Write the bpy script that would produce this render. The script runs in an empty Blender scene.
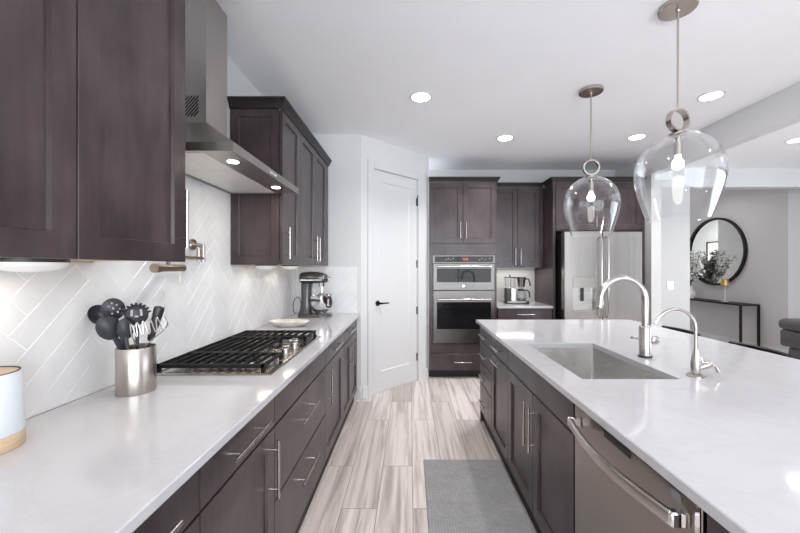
import bpy, bmesh, math, random
from mathutils import Vector, Matrix
random.seed(7)
S = bpy.context.scene
COL = S.collection
PI = math.pi

# ------------------------------------------------------------------ camera
cam = bpy.data.cameras.new('camera')
cam.lens = 16.02; cam.sensor_width = 36.0
cam.shift_x = -10/800; cam.shift_y = 1.5/800
cam.clip_start = 0.02
camo = bpy.data.objects.new('camera', cam); COL.objects.link(camo)
camo.location = (0, 0, 1.39); camo.rotation_euler = (PI/2, 0, 0)
S.camera = camo

# ------------------------------------------------------------------ world / exposure
W = bpy.data.worlds.new('world'); S.world = W; W.use_nodes = True
W.node_tree.nodes['Background'].inputs[0].default_value = (0.86, 0.92, 1.0, 1)
W.node_tree.nodes['Background'].inputs[1].default_value = 1.6
S.view_settings.view_transform = 'Standard'
S.view_settings.look = 'None'
S.view_settings.gamma = 1.0
S.view_settings.exposure = 0.83
S.view_settings.use_curve_mapping = False
S.cycles.diffuse_bounces = 7
S.cycles.glossy_bounces = 5
S.cycles.transparent_max_bounces = 16
S.cycles.sample_clamp_indirect = 4.0
S.cycles.caustics_reflective = False
S.cycles.caustics_refractive = False

def area(name, loc, rot, sx, sy, power, color=(1, 1, 1), shape='RECTANGLE', parent=None, spread=PI):
    l = bpy.data.lights.new(name, 'AREA'); l.shape = shape; l.size = sx; l.size_y = sy
    l.energy = power; l.color = color; l.spread = spread
    o = bpy.data.objects.new(name, l); COL.objects.link(o)
    o.rotation_euler = rot
    if parent is not None:
        o.parent = parent; o.location = Vector(loc) - wloc(parent)
    else:
        o.location = loc
    return o

def wloc(o):
    v = Vector((0, 0, 0))
    while o is not None:
        v += Vector(o.location); o = o.parent
    return v

# daylight through the windows behind the camera and in the living room
area('daylight_rear', (1.7, -3.72, 1.3), (PI/2, 0, 0), 5.4, 2.6, 148, (0.93, 0.96, 1.0))
area('daylight_living', (7.22, 1.2, 1.45), (PI/2, 0, PI/2), 4.6, 2.1, 28, (0.95, 0.97, 1.0))
area('hall_fill', (4.9, 12.1, 1.9), (-PI/2, 0, 0), 1.4, 1.8, 42, (0.97, 0.98, 1.0))  # fill light added before the solid far hall wall, no window there

# ------------------------------------------------------------------ materials
MATS = {}
def new_mat(name):
    m = bpy.data.materials.new(name); m.use_nodes = True
    MATS[name] = m
    return m, m.node_tree, m.node_tree.nodes['Principled BSDF']

def simple(name, col, rough=0.5, metal=0.0, spec=0.5, emit=None, estr=0.0, var=0.0, vscale=(6, 6, 6), bump=0.0, rvar=0.0, coat=0.0, detail=4):
    m, nt, b = new_mat(name)
    b.inputs['Base Color'].default_value = (*col, 1)
    b.inputs['Roughness'].default_value = rough
    b.inputs['Metallic'].default_value = metal
    b.inputs['Specular IOR Level'].default_value = spec
    b.inputs['Coat Weight'].default_value = coat
    if emit:
        b.inputs['Emission Color'].default_value = (*emit, 1)
        b.inputs['Emission Strength'].default_value = estr
    if var or bump or rvar:
        tc = nt.nodes.new('ShaderNodeNewGeometry')
        mp = nt.nodes.new('ShaderNodeMapping'); mp.inputs['Scale'].default_value = vscale
        nz = nt.nodes.new('ShaderNodeTexNoise'); nz.inputs['Scale'].default_value = 1.0
        nz.inputs['Detail'].default_value = detail
        nt.links.new(tc.outputs['Position'], mp.inputs['Vector'])
        nt.links.new(mp.outputs['Vector'], nz.inputs['Vector'])
        if var:
            r = nt.nodes.new('ShaderNodeValToRGB')
            r.color_ramp.elements[0].position = 0.3; r.color_ramp.elements[1].position = 0.7
            r.color_ramp.elements[0].color = (*[max(0, c*(1-var)) for c in col], 1)
            r.color_ramp.elements[1].color = (*[min(1, c*(1+var)) for c in col], 1)
            nt.links.new(nz.outputs['Fac'], r.inputs['Fac'])
            nt.links.new(r.outputs['Color'], b.inputs['Base Color'])
        if rvar:
            mr = nt.nodes.new('ShaderNodeMapRange')
            mr.inputs['From Min'].default_value = 0.3; mr.inputs['From Max'].default_value = 0.7
            mr.inputs['To Min'].default_value = max(0.02, rough-rvar); mr.inputs['To Max'].default_value = rough+rvar
            nt.links.new(nz.outputs['Fac'], mr.inputs['Value'])
            nt.links.new(mr.outputs['Result'], b.inputs['Roughness'])
        if bump:
            bp = nt.nodes.new('ShaderNodeBump'); bp.inputs['Strength'].default_value = bump
            bp.inputs['Distance'].default_value = 0.002
            nt.links.new(nz.outputs['Fac'], bp.inputs['Height'])
            nt.links.new(bp.outputs['Normal'], b.inputs['Normal'])
    return m

def wood_mat(name, c1, c2, rough):
    # stained maple: blotchy large tone changes plus fine vertical grain
    m, nt, b = new_mat(name)
    g = nt.nodes.new('ShaderNodeNewGeometry')
    def noise(scale, detail):
        mp = nt.nodes.new('ShaderNodeMapping'); mp.inputs['Scale'].default_value = scale
        n = nt.nodes.new('ShaderNodeTexNoise'); n.inputs['Scale'].default_value = 1; n.inputs['Detail'].default_value = detail
        nt.links.new(g.outputs['Position'], mp.inputs['Vector']); nt.links.new(mp.outputs['Vector'], n.inputs['Vector'])
        return n
    a = noise((38, 38, 5), 6); c = noise((6, 6, 4), 5)
    mx = nt.nodes.new('ShaderNodeMath'); mx.operation = 'MULTIPLY_ADD'
    mx.inputs[1].default_value = 0.28
    nt.links.new(a.outputs['Fac'], mx.inputs[0])
    m2 = nt.nodes.new('ShaderNodeMath'); m2.operation = 'MULTIPLY'; m2.inputs[1].default_value = 0.72
    nt.links.new(c.outputs['Fac'], m2.inputs[0]); nt.links.new(m2.outputs[0], mx.inputs[2])
    r = nt.nodes.new('ShaderNodeValToRGB')
    r.color_ramp.elements[0].position = 0.36; r.color_ramp.elements[1].position = 0.64
    r.color_ramp.elements[0].color = (*c1, 1); r.color_ramp.elements[1].color = (*c2, 1)
    nt.links.new(mx.outputs[0], r.inputs['Fac']); nt.links.new(r.outputs['Color'], b.inputs['Base Color'])
    b.inputs['Roughness'].default_value = rough
    b.inputs['Specular IOR Level'].default_value = 0.42
    return m

def floor_mat():
    m, nt, b = new_mat('wood_look_plank')
    g = nt.nodes.new('ShaderNodeNewGeometry')
    sp = nt.nodes.new('ShaderNodeSeparateXYZ'); nt.links.new(g.outputs['Position'], sp.inputs[0])
    ax = nt.nodes.new('ShaderNodeMath'); ax.operation = 'ADD'; ax.inputs[1].default_value = 0.396+0.206*40
    nt.links.new(sp.outputs['X'], ax.inputs[0])
    ay = nt.nodes.new('ShaderNodeMath'); ay.operation = 'ADD'; ay.inputs[1].default_value = 20.3
    nt.links.new(sp.outputs['Y'], ay.inputs[0])
    cb = nt.nodes.new('ShaderNodeCombineXYZ')
    nt.links.new(ay.outputs[0], cb.inputs[0]); nt.links.new(ax.outputs[0], cb.inputs[1])
    br = nt.nodes.new('ShaderNodeTexBrick')
    br.inputs['Scale'].default_value = 1.0
    br.inputs['Brick Width'].default_value = 1.2; br.inputs['Row Height'].default_value = 0.206
    br.inputs['Mortar Size'].default_value = 0.0018; br.inputs['Mortar Smooth'].default_value = 0.1
    br.offset = 0.37; br.offset_frequency = 2
    br.inputs['Color1'].default_value = (0.76, 0.705, 0.68, 1)
    br.inputs['Color2'].default_value = (0.55, 0.49, 0.46, 1)
    br.inputs['Mortar'].default_value = (0.20, 0.17, 0.15, 1)
    nt.links.new(cb.outputs[0], br.inputs['Vector'])
    # streaks along each plank, shifted per plank by its own tint
    mp = nt.nodes.new('ShaderNodeMapping'); mp.inputs['Scale'].default_value = (1.1, 26, 1)
    av = nt.nodes.new('ShaderNodeVectorMath'); av.operation = 'MULTIPLY_ADD'
    nt.links.new(br.outputs['Color'], av.inputs[0]); av.inputs[1].default_value = (9, 31, 17)
    nt.links.new(cb.outputs[0], mp.inputs['Vector']); nt.links.new(mp.outputs[0], av.inputs[2])
    nz = nt.nodes.new('ShaderNodeTexNoise'); nz.inputs['Scale'].default_value = 1.0; nz.inputs['Detail'].default_value = 6
    nz.inputs['Roughness'].default_value = 0.62; nz.inputs['Distortion'].default_value = 0.35
    nt.links.new(av.outputs[0], nz.inputs['Vector'])
    r = nt.nodes.new('ShaderNodeValToRGB')
    r.color_ramp.elements[0].position = 0.33; r.color_ramp.elements[0].color = (0.50, 0.45, 0.43, 1)
    r.color_ramp.elements[1].position = 0.56; r.color_ramp.elements[1].color = (1, 1, 1, 1)
    nt.links.new(nz.outputs['Fac'], r.inputs['Fac'])
    mx = nt.nodes.new('ShaderNodeMix'); mx.data_type = 'RGBA'; mx.blend_type = 'MULTIPLY'; mx.inputs['Factor'].default_value = 0.85
    nt.links.new(br.outputs['Color'], mx.inputs['A']); nt.links.new(r.outputs['Color'], mx.inputs['B'])
    nt.links.new(mx.outputs['Result'], b.inputs['Base Color'])
    b.inputs['Roughness'].default_value = 0.38
    bp = nt.nodes.new('ShaderNodeBump'); bp.inputs['Strength'].default_value = 0.25; bp.inputs['Distance'].default_value = 0.001
    bp.invert = True
    nt.links.new(br.outputs['Fac'], bp.inputs['Height']); nt.links.new(bp.outputs['Normal'], b.inputs['Normal'])
    return m

def stone_mat():
    m, nt, b = new_mat('white_quartz')
    g = nt.nodes.new('ShaderNodeNewGeometry')
    nz = nt.nodes.new('ShaderNodeTexNoise'); nz.inputs['Scale'].default_value = 3.2; nz.inputs['Detail'].default_value = 8
    nz.inputs['Roughness'].default_value = 0.6; nz.inputs['Distortion'].default_value = 1.4
    nt.links.new(g.outputs['Position'], nz.inputs['Vector'])
    r = nt.nodes.new('ShaderNodeValToRGB')
    e = r.color_ramp.elements
    e[0].position = 0.42; e[0].color = (0.505, 0.50, 0.52, 1)
    e[1].position = 0.52; e[1].color = (0.505, 0.50, 0.52, 1)
    x = e.new(0.47); x.color = (0.488, 0.48, 0.50, 1)
    nt.links.new(nz.outputs['Fac'], r.inputs['Fac']); nt.links.new(r.outputs['Color'], b.inputs['Base Color'])
    b.inputs['Roughness'].default_value = 0.09
    b.inputs['Specular IOR Level'].default_value = 0.5
    return m

def steel_mat(name, col, rough, scale, rvar=0.015, var=0.02):
    m = simple(name, col, rough, 1.0, 0.5, var=var, vscale=scale, rvar=rvar, detail=3)
    return m

def glass_mat(name, tint=(1, 1, 1), ior=1.45, rough=0.01, boost=1.0):
    m = bpy.data.materials.new(name); m.use_nodes = True; MATS[name] = m
    nt = m.node_tree; nt.nodes.clear()
    out = nt.nodes.new('ShaderNodeOutputMaterial')
    tr = nt.nodes.new('ShaderNodeBsdfTransparent'); tr.inputs[0].default_value = (*tint, 1)
    gl = nt.nodes.new('ShaderNodeBsdfGlossy'); gl.inputs['Roughness'].default_value = rough
    gl.inputs['Color'].default_value = (0.95, 0.96, 0.97, 1)
    fr = nt.nodes.new('ShaderNodeLayerWeight'); fr.inputs['Blend'].default_value = 0.5
    pw = nt.nodes.new('ShaderNodeMath'); pw.operation = 'POWER'; pw.inputs[1].default_value = 2.8
    ad = nt.nodes.new('ShaderNodeMath'); ad.operation = 'MULTIPLY_ADD'; ad.inputs[1].default_value = 0.9; ad.inputs[2].default_value = 0.02
    mu = nt.nodes.new('ShaderNodeMath'); mu.operation = 'MULTIPLY'; mu.inputs[1].default_value = boost; mu.use_clamp = True
    mx = nt.nodes.new('ShaderNodeMixShader')
    nt.links.new(fr.outputs['Facing'], pw.inputs[0]); nt.links.new(pw.outputs[0], ad.inputs[0]); nt.links.new(ad.outputs[0], mu.inputs[0]); nt.links.new(mu.outputs[0], mx.inputs[0])
    nt.links.new(tr.outputs[0], mx.inputs[1]); nt.links.new(gl.outputs[0], mx.inputs[2])
    nt.links.new(mx.outputs[0], out.inputs[0])
    return m

def mat_weave():
    m, nt, b = new_mat('mat_weave')
    g = nt.nodes.new('ShaderNodeNewGeometry')
    mp = nt.nodes.new('ShaderNodeMapping'); mp.inputs['Rotation'].default_value = (0, 0, PI/4)
    nt.links.new(g.outputs['Position'], mp.inputs['Vector'])
    ck = nt.nodes.new('ShaderNodeTexBrick'); ck.inputs['Scale'].default_value = 1.0
    ck.inputs['Brick Width'].default_value = 0.022; ck.inputs['Row Height'].default_value = 0.011
    ck.inputs['Mortar Size'].default_value = 0.0016
    ck.inputs['Color1'].default_value = (0.375, 0.355, 0.35, 1); ck.inputs['Color2'].default_value = (0.32, 0.30, 0.295, 1)
    ck.inputs['Mortar'].default_value = (0.20, 0.19, 0.185, 1)
    nt.links.new(mp.outputs[0], ck.inputs['Vector'])
    nz = nt.nodes.new('ShaderNodeTexNoise'); nz.inputs['Scale'].default_value = 9; nz.inputs['Detail'].default_value = 5
    nt.links.new(g.outputs['Position'], nz.inputs['Vector'])
    mx = nt.nodes.new('ShaderNodeMix'); mx.data_type = 'RGBA'; mx.blend_type = 'OVERLAY'; mx.inputs['Factor'].default_value = 0.25
    nt.links.new(ck.outputs['Color'], mx.inputs['A']); nt.links.new(nz.outputs['Color'], mx.inputs['B'])
    hs = nt.nodes.new('ShaderNodeHueSaturation'); hs.inputs['Saturation'].default_value = 0.15
    nt.links.new(mx.outputs['Result'], hs.inputs['Color'])
    nt.links.new(hs.outputs['Color'], b.inputs['Base Color'])
    b.inputs['Roughness'].default_value = 0.75
    bp = nt.nodes.new('ShaderNodeBump'); bp.inputs['Strength'].default_value = 0.5; bp.inputs['Distance'].default_value = 0.002; bp.invert = True
    nt.links.new(ck.outputs['Fac'], bp.inputs['Height']); nt.links.new(bp.outputs['Normal'], b.inputs['Normal'])
    return m

WOOD = wood_mat('dark_stained_maple', (0.033, 0.0225, 0.0245), (0.072, 0.0525, 0.056), 0.30)
CROWN = wood_mat('crown_wood', (0.012, 0.009, 0.009), (0.022, 0.016, 0.016), 0.42)
TOE = simple('toe_kick_black', (0.012, 0.011, 0.011), 0.6)
UNDER = simple('maple_underside', (0.62, 0.42, 0.20), 0.5, var=0.12, vscale=(4, 30, 4))
FLOOR = floor_mat()
STONE = stone_mat()
TILE = simple('marble_tile', (0.80, 0.80, 0.81), 0.16, 0, 0.5, var=0.05, vscale=(7, 7, 7), detail=7)
GROUT = simple('white_grout', (0.92, 0.915, 0.91), 0.8, var=0.02)
PAINT = simple('grey_paint', (0.67, 0.67, 0.675), 0.65, var=0.01, vscale=(2, 2, 2), bump=0.02)
PAINT_D = simple('hall_grey_paint', (0.56, 0.55, 0.555), 0.65, var=0.015, vscale=(2, 2, 2))
WHITEP = simple('white_wall_paint', (0.56, 0.56, 0.56), 0.6, var=0.01, vscale=(2, 2, 2))
CEIL = simple('ceiling_paint', (0.93, 0.935, 0.965), 0.8, var=0.01, vscale=(3, 3, 3))
TRIM = simple('white_trim_paint', (0.66, 0.66, 0.67), 0.35, var=0.005)
NICKEL = simple('brushed_nickel', (0.50, 0.47, 0.45), 0.27, 1.0, var=0.01, vscale=(10, 10, 10))
NICKEL2 = simple('satin_nickel_fixture', (0.50, 0.455, 0.42), 0.27, 1.0, var=0.01, vscale=(10, 10, 10))
BRONZE = simple('champagne_nickel', (0.40, 0.33, 0.26), 0.28, 1.0, var=0.01, vscale=(10, 10, 10))
STEEL = steel_mat('brushed_steel', (0.60, 0.585, 0.57), 0.28, (3, 3, 90))
STEELH = steel_mat('hood_steel', (0.46, 0.425, 0.405), 0.34, (30, 30, 3))
STEELF = steel_mat('appliance_steel', (0.46, 0.44, 0.425), 0.27, (16, 16, 0.6), 0.0, 0.08)
TRAY = simple('cooktop_steel', (0.46, 0.435, 0.415), 0.22, 1.0, var=0.02)
STEELO = steel_mat('oven_steel', (0.135, 0.126, 0.12), 0.32, (9, 9, 9), 0.0, 0.05)
STEELC = steel_mat('crock_steel', (0.52, 0.48, 0.45), 0.30, (25, 25, 1), 0.0, 0.10)
STEELD = simple('dishwasher_steel', (0.37, 0.335, 0.315), 0.30, 1.0, var=0.02, vscale=(2, 2, 2))
CHROME = simple('chrome', (0.82, 0.82, 0.82), 0.08, 1.0)
SINKM = steel_mat('sink_steel', (0.70, 0.69, 0.675), 0.26, (20, 4, 20))
FILTER = simple('hood_filter', (0.86, 0.84, 0.80), 0.45, 0.35, var=0.03, vscale=(60, 2, 2))
IRON = simple('cast_iron', (0.010, 0.010, 0.0105), 0.55, 0.0, 0.22, var=0.2, vscale=(80, 80, 80), bump=0.1)
BLACKM = simple('black_metal', (0.008, 0.008, 0.0085), 0.45, 0.0, 0.25)
BLACKP = simple('black_plastic', (0.016, 0.016, 0.017), 0.35)
OVENGL = simple('black_oven_glass', (0.010, 0.010, 0.011), 0.06, 0.0, 0.18)
SILIC = simple('charcoal_silicone', (0.026, 0.027, 0.034), 0.45, var=0.1, vscale=(20, 20, 20))
MIXER = simple('graphite_enamel', (0.065, 0.064, 0.066), 0.22, 0.25, coat=0.5, var=0.1, vscale=(9, 9, 9))
WHITEC = simple('white_ceramic', (0.86, 0.86, 0.86), 0.25)
WHITEPL = simple('white_plastic', (0.82, 0.82, 0.82), 0.35)
CANB = simple('pale_blue_glaze', (0.66, 0.71, 0.75), 0.28, coat=0.3, var=0.03)
CORK = simple('pale_wood', (0.60, 0.44, 0.29), 0.5, var=0.12, vscale=(8, 8, 70))
MIRROR = simple('mirror_glass', (0.90, 0.93, 0.92), 0.01, 1.0)
GOLD = simple('brushed_gold', (0.72, 0.46, 0.16), 0.28, 1.0)
LEATHER = simple('grey_leather', (0.062, 0.060, 0.063), 0.42, var=0.08, vscale=(20, 20, 20), bump=0.15)
LAMPON = simple('lamp_lens_glow', (1, 1, 1), 0.4, emit=(1.0, 0.97, 0.92), estr=9)
BULB = simple('bulb_glow', (1, 1, 1), 0.4, emit=(1.0, 0.93, 0.82), estr=5)
HOODLED = simple('hood_led', (1, 1, 1), 0.4, emit=(1.0, 0.93, 0.84), estr=7)
UCAB = simple('frosted_dome', (0.84, 0.84, 0.83), 0.35, emit=(1.0, 0.95, 0.88), estr=0.05)
RED = simple('red_display', (0.4, 0.02, 0.01), 0.4, emit=(1.0, 0.10, 0.05), estr=1.2)
GREYMK = simple('grey_marking', (0.35, 0.35, 0.36), 0.5)
LEAF = simple('grey_green_leaf', (0.12, 0.15, 0.10), 0.6, var=0.3, vscale=(30, 30, 30))
BLOSSOM = simple('white_blossom', (0.80, 0.79, 0.76), 0.7)
STEMM = simple('brown_twig', (0.10, 0.075, 0.05), 0.7)
PAPER = simple('pale_print', (0.78, 0.76, 0.73), 0.6, var=0.08, vscale=(6, 6, 6))
MARBLE = simple('veined_marble', (0.72, 0.68, 0.63), 0.25, var=0.22, vscale=(12, 12, 12), detail=8)
GLASS = glass_mat('pendant_glass', (0.985, 0.988, 0.99), 1.45, 0.01, 1.1)
PANE = glass_mat('window_pane', (0.97, 0.98, 0.98), 1.45)
CARAFE = glass_mat('carafe_glass', (0.86, 0.86, 0.88), 1.45, 0.02, 1.6)
MATW = mat_weave()
REEDC = simple('cream_stripe', (0.7, 0.66, 0.6), 0.6)

# ------------------------------------------------------------------ mesh helpers
class MB:
    def __init__(s): s.bm = bmesh.new()
    def face(s, vs):
        try: return s.bm.faces.new(vs)
        except ValueError: return None
    def box(s, x0, x1, y0, y1, z0, z1):
        v = [s.bm.verts.new((x, y, z)) for x in (x0, x1) for y in (y0, y1) for z in (z0, z1)]
        for f in ((0, 1, 3, 2), (4, 6, 7, 5), (0, 4, 5, 1), (2, 3, 7, 6), (0, 2, 6, 4), (1, 5, 7, 3)):
            s.face([v[i] for i in f])
        return s
    def loops(s, rings, cap0=True, cap1=True, closed=False):
        R = [[s.bm.verts.new(p) for p in r] for r in rings]
        n = len(R[0])
        pairs = list(zip(R[:-1], R[1:])) + ([(R[-1], R[0])] if closed else [])
        for a, b in pairs:
            for i in range(n):
                j = (i+1) % n
                s.face((a[i], a[j], b[j], b[i]))
        if cap0 and not closed: s.face(R[0][::-1])
        if cap1 and not closed: s.face(R[-1])
        return s
    def rbox(s, x0, x1, y0, y1, z0, z1, b=0.004):     # box with chamfered edges
        t = MB(); t.box(x0, x1, y0, y1, z0, z1)
        bmesh.ops.bevel(t.bm, geom=t.bm.edges[:], offset=b, segments=2 if b > 0.006 else 1, affect='EDGES', profile=0.5)
        return s.merge(t)
    def merge(s, t):
        me = bpy.data.meshes.new('tmp'); t.bm.to_mesh(me); t.bm.free()
        s.bm.from_mesh(me); bpy.data.meshes.remove(me)
        return s
    def panel(s, F, a0, a1, z0, z1, prof, cap_last=True):
        # prof: list of (inset, w) from the back outwards; F maps (a, z, w) to the place
        rings = []
        for i, w in prof:
            rings.append([F(a0+i, z0+i, w), F(a1-i, z0+i, w), F(a1-i, z1-i, w), F(a0+i, z1-i, w)])
        return s.loops(rings, True, cap_last)
    def fbox(s, F, a0, a1, z0, z1, w0, w1):
        return s.panel(F, a0, a1, z0, z1, [(0, w0), (0, w1)])
    def tube(s, pts, r, n=10, caps=True, closed=False):
        pts = [Vector(p) for p in pts]; rings = []
        rr = r if isinstance(r, (list, tuple)) else [r]*len(pts)
        prev = None; m = len(pts)
        for i, p in enumerate(pts):
            if closed: t = pts[(i+1) % m]-pts[i-1]
            else: t = pts[min(i+1, m-1)]-pts[max(i-1, 0)]
            t.normalize()
            if prev is None:
                u = t.orthogonal().normalized()
            else:
                u = prev - t*prev.dot(t)
                u = u.normalized() if u.length > 1e-6 else t.orthogonal().normalized()
            prev = u; v = t.cross(u)
            rings.append([p + (u*math.cos(2*PI*k/n) + v*math.sin(2*PI*k/n))*rr[i] for k in range(n)])
        return s.loops(rings, caps, caps, closed)
    def cyl(s, p0, p1, r, n=16, r1=None):
        return s.tube([p0, p1], [r, r if r1 is None else r1], n)
    def lathe(s, c, prof, n=32, axis=(0, 0, 1), caps=True, closed=False, sx=1, sy=1):
        A = Vector(axis).normalized(); c = Vector(c)
        if abs(A.z) > 0.999: U, V = Vector((1, 0, 0)), Vector((0, A.z, 0))
        else: U = A.orthogonal().normalized(); V = A.cross(U)
        rings = [[c + A*h + (U*sx*math.cos(2*PI*k/n) + V*sy*math.sin(2*PI*k/n))*max(r, 1e-5) for k in range(n)] for r, h in prof]
        return s.loops(rings, caps, caps, closed)
    def sphere(s, c, rx, ry=None, rz=None, n=16, m=10, M=None):
        ry = rx if ry is None else ry; rz = rx if rz is None else rz
        c = Vector(c); rings = []
        for i in range(m+1):
            th = -PI/2 + PI*i/m; cr = max(math.cos(th), 1e-4)
            ring = []
            for k in range(n):
                p = Vector((rx*cr*math.cos(2*PI*k/n), ry*cr*math.sin(2*PI*k/n), rz*math.sin(th)))
                ring.append(c + (M @ p if M else p))
            rings.append(ring)
        return s.loops(rings)
    def prism(s, poly, z0, z1):
        return s.loops([[(x, y, z0) for x, y in poly], [(x, y, z1) for x, y in poly]])
    def build(s, name, mat, parent=None, loc=None, sharp=38, weld=True):
        if weld: bmesh.ops.remove_doubles(s.bm, verts=s.bm.verts[:], dist=2e-6)
        bmesh.ops.recalc_face_normals(s.bm, faces=s.bm.faces[:])
        off = wloc(parent) if parent is not None else Vector(loc or (0, 0, 0))
        bmesh.ops.translate(s.bm, verts=s.bm.verts[:], vec=-off)
        me = bpy.data.meshes.new(name); s.bm.to_mesh(me); s.bm.free()
        me.polygons.foreach_set('use_smooth', [True]*len(me.polygons))
        me.set_sharp_from_angle(angle=math.radians(sharp))
        me.materials.append(mat)
        o = bpy.data.objects.new(name, me); COL.objects.link(o)
        if parent is not None: o.parent = parent
        else: o.location = off
        return o

def thing(name, label, cat, loc=(0, 0, 0), group=None):
    o = bpy.data.objects.new(name, None); COL.objects.link(o)
    o.empty_display_size = 0.05; o.location = loc
    o['label'] = label; o['category'] = cat
    if group: o['group'] = group
    return o
def tag(o, label, cat, group=None):
    o['label'] = label; o['category'] = cat
    if group: o['group'] = group
    return o
def struct(name, mb, mat, parent=None, label=None, **k):
    o = mb.build(name, mat, parent, **k)
    if parent is None: o['kind'] = 'structure'
    if label: o['label'] = label
    return o

def FL(x): return lambda a, z, w: (x+w, a, z)
def FI(x): return lambda a, z, w: (x-w, a, z)
def FB(y): return lambda a, z, w: (a, y-w, z)

T = 0.020
SHAKER = [(0, 0.001), (0, T-0.0015), (0.0015, T), (0.064, T), (0.0675, T-0.011)]
SLAB = [(0, 0.001), (0, T-0.002), (0.002, T)]
def handle(F, parent, a, z, L, vertical, name='handle', r=0.0062, mat=None, w0=T):
    mb = MB(); h = L/2; w1 = w0+0.034; s = L*0.34
    P = (lambda q, w: F(a, z+q, w)) if vertical else (lambda q, w: F(a+q, z, w))
    mb.cyl(P(-h, w1), P(h, w1), r, 10)
    for q in (-s, s): mb.cyl(P(q, w0), P(q, w1), 0.0048, 8)
    return mb.build(name, mat or NICKEL, parent)
def door(F, parent, a0, a1, z0, z1, ha=None, hz=None, L=0.22, vertical=True, name='door'):
    d = MB().panel(F, a0+0.002, a1-0.002, z0, z1, SHAKER).build(name, WOOD, parent, sharp=20)
    if ha is not None: handle(F, d, ha, hz, L, vertical)
    return d
def drawer(F, parent, a0, a1, z0, z1, L=0.2, name='drawer', prof=SLAB, hz=None):
    d = MB().panel(F, a0+0.002, a1-0.002, z0, z1, prof).build(name, WOOD, parent, sharp=20)
    if L: handle(F, d, (a0+a1)/2, (z0+z1)/2 if hz is None else hz, L, False)
    return d

# ------------------------------------------------------------------ the setting
XL = -1.21          # kitchen wall
CZ = 2.80           # ceiling
struct('floor', MB().box(-1.35, 7.4, -3.9, 12.4, -0.08, 0), FLOOR)
struct('ceiling', MB().box(-1.35, 7.4, -3.9, 5.20, CZ, CZ+0.1), CEIL)
struct('ceiling_hall', MB().box(2.3, 7.4, 5.201, 12.4, 3.2, 3.3), CEIL)
struct('wall_left', MB().box(XL-0.12, XL, -3.8, 3.76, 0, CZ), PAINT)
struct('wall_end', MB().box(XL-0.12, -0.518, 3.76, 3.86, 0, CZ), PAINT)
struct('wall_back', MB().box(0.2, 2.949, 5.12, 5.20, 0, CZ), WHITEP)
struct('wall_stub', MB().box(2.95, 3.07, 4.35, 5.20, 0, 2.539), WHITEP)
struct('beam', MB().box(2.95, 3.07, -3.6, 5.05, 2.54, CZ-0.001), PAINT)
struct('wall_white', MB().box(3.071, 3.97, 5.05, 5.17, 0, 2.539), WHITEP)
struct('beam_header', MB().box(2.95, 7.1, 5.051, 5.2, 2.54, 3.2), PAINT)
struct('wall_hall_left', MB().box(3.85, 3.97, 5.171, 8.79, 0, 3.2), PAINT_D)
struct('wall_hall_recess', MB().box(2.48, 2.60, 8.6, 12.2, 0, 3.2).box(2.6, 3.85, 8.67, 8.79, 0, 3.2), WHITEP)
struct('wall_hall_far', MB().box(2.6, 5.8, 12.2, 12.3, 0, 3.2), WHITEP)
struct('wall_mirror', MB().box(5.80, 5.92, 5.46, 12.2, 0, 3.2), PAINT_D)
struct('wall_return', MB().box(5.921, 7.1, 5.46, 5.58, 0, 3.2), WHITEP)
# right wall with a wide window opening, rear wall with sliding doors and a kitchen window
mb = MB(); mb.box(7.1, 7.2, -3.8, -1.1, 0, CZ).box(7.1, 7.2, 3.5, 5.46, 0, 3.2).box(7.1, 7.2, -1.1, 3.5, 0, 0.4).box(7.1, 7.2, -1.1, 3.5, 2.5, CZ)
struct('wall_right', mb, WHITEP)
mb = MB(); mb.box(-1.21, -1.0, -3.7, -3.6, 0, CZ).box(4.4, 7.1, -3.7, -3.6, 0, CZ).box(-1.0, 4.4, -3.7, -3.6, 2.6, CZ)
struct('wall_rear', mb, WHITEP)
def window(n, F, a0, a1, z0, z1, cols, rows=1):
    fr = MB()
    fr.fbox(F, a0, a0+0.05, z0, z1, 0.02, 0.08).fbox(F, a1-0.05, a1, z0, z1, 0.02, 0.08)
    fr.fbox(F, a0+0.05, a1-0.05, z0, z0+0.05, 0.02, 0.08).fbox(F, a0+0.05, a1-0.05, z1-0.05, z1, 0.02, 0.08)
    for k in range(1, cols):
        c = a0+(a1-a0)*k/cols; fr.fbox(F, c-0.03, c+0.03, z0+0.05, z1-0.05, 0.02, 0.08)
    w = struct('window_%d' % n, fr, TRIM)
    MB().fbox(F, a0+0.05, a1-0.05, z0+0.05, z1-0.05, 0.045, 0.051).build('window_pane', PANE, w)
window(1, lambda a, z, w: (a, -3.7+w, z), -1.0, 4.4, 0.0, 2.6, 4)
window(2, lambda a, z, w: (7.2-w, a, z), -1.1, 3.5, 0.4, 2.5, 3)

# diagonal pantry wall with its door
P0 = Vector((-0.518, 3.76, 0)); DD = Vector((0.70711, 0.70711, 0)); NN = Vector((0.70711, -0.70711, 0))
def FD(a, z, w): return P0 + DD*a + NN*w + Vector((0, 0, z))
mb = MB()
mb.fbox(FD, 0.0, 0.165, 0, CZ, -0.1, 0).fbox(FD, 0.873, 1.066, 0, CZ, -0.1, 0).fbox(FD, 0.165, 0.873, 2.482, CZ, -0.1, 0)
struct('wall_pantry', mb, PAINT)
cas = MB()
CP = [(0, 0.0), (0, 0.012), (0.004, 0.016)]
cas.panel(FD, 0.085, 0.170, 0, 2.56, CP).panel(FD, 0.868, 0.953, 0, 2.56, CP).panel(FD, 0.170, 0.868, 2.475, 2.56, CP)
cas.fbox(FD, 0.165, 0.172, 0, 2.48, -0.1, 0.0).fbox(FD, 0.866, 0.873, 0, 2.48, -0.1, 0.0).fbox(FD, 0.172, 0.866, 2.473, 2.482, -0.1, 0.0)
struct('trim_1', cas, TRIM)
d = MB()
D0, D1 = 0.175, 0.863
rings = []
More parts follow.
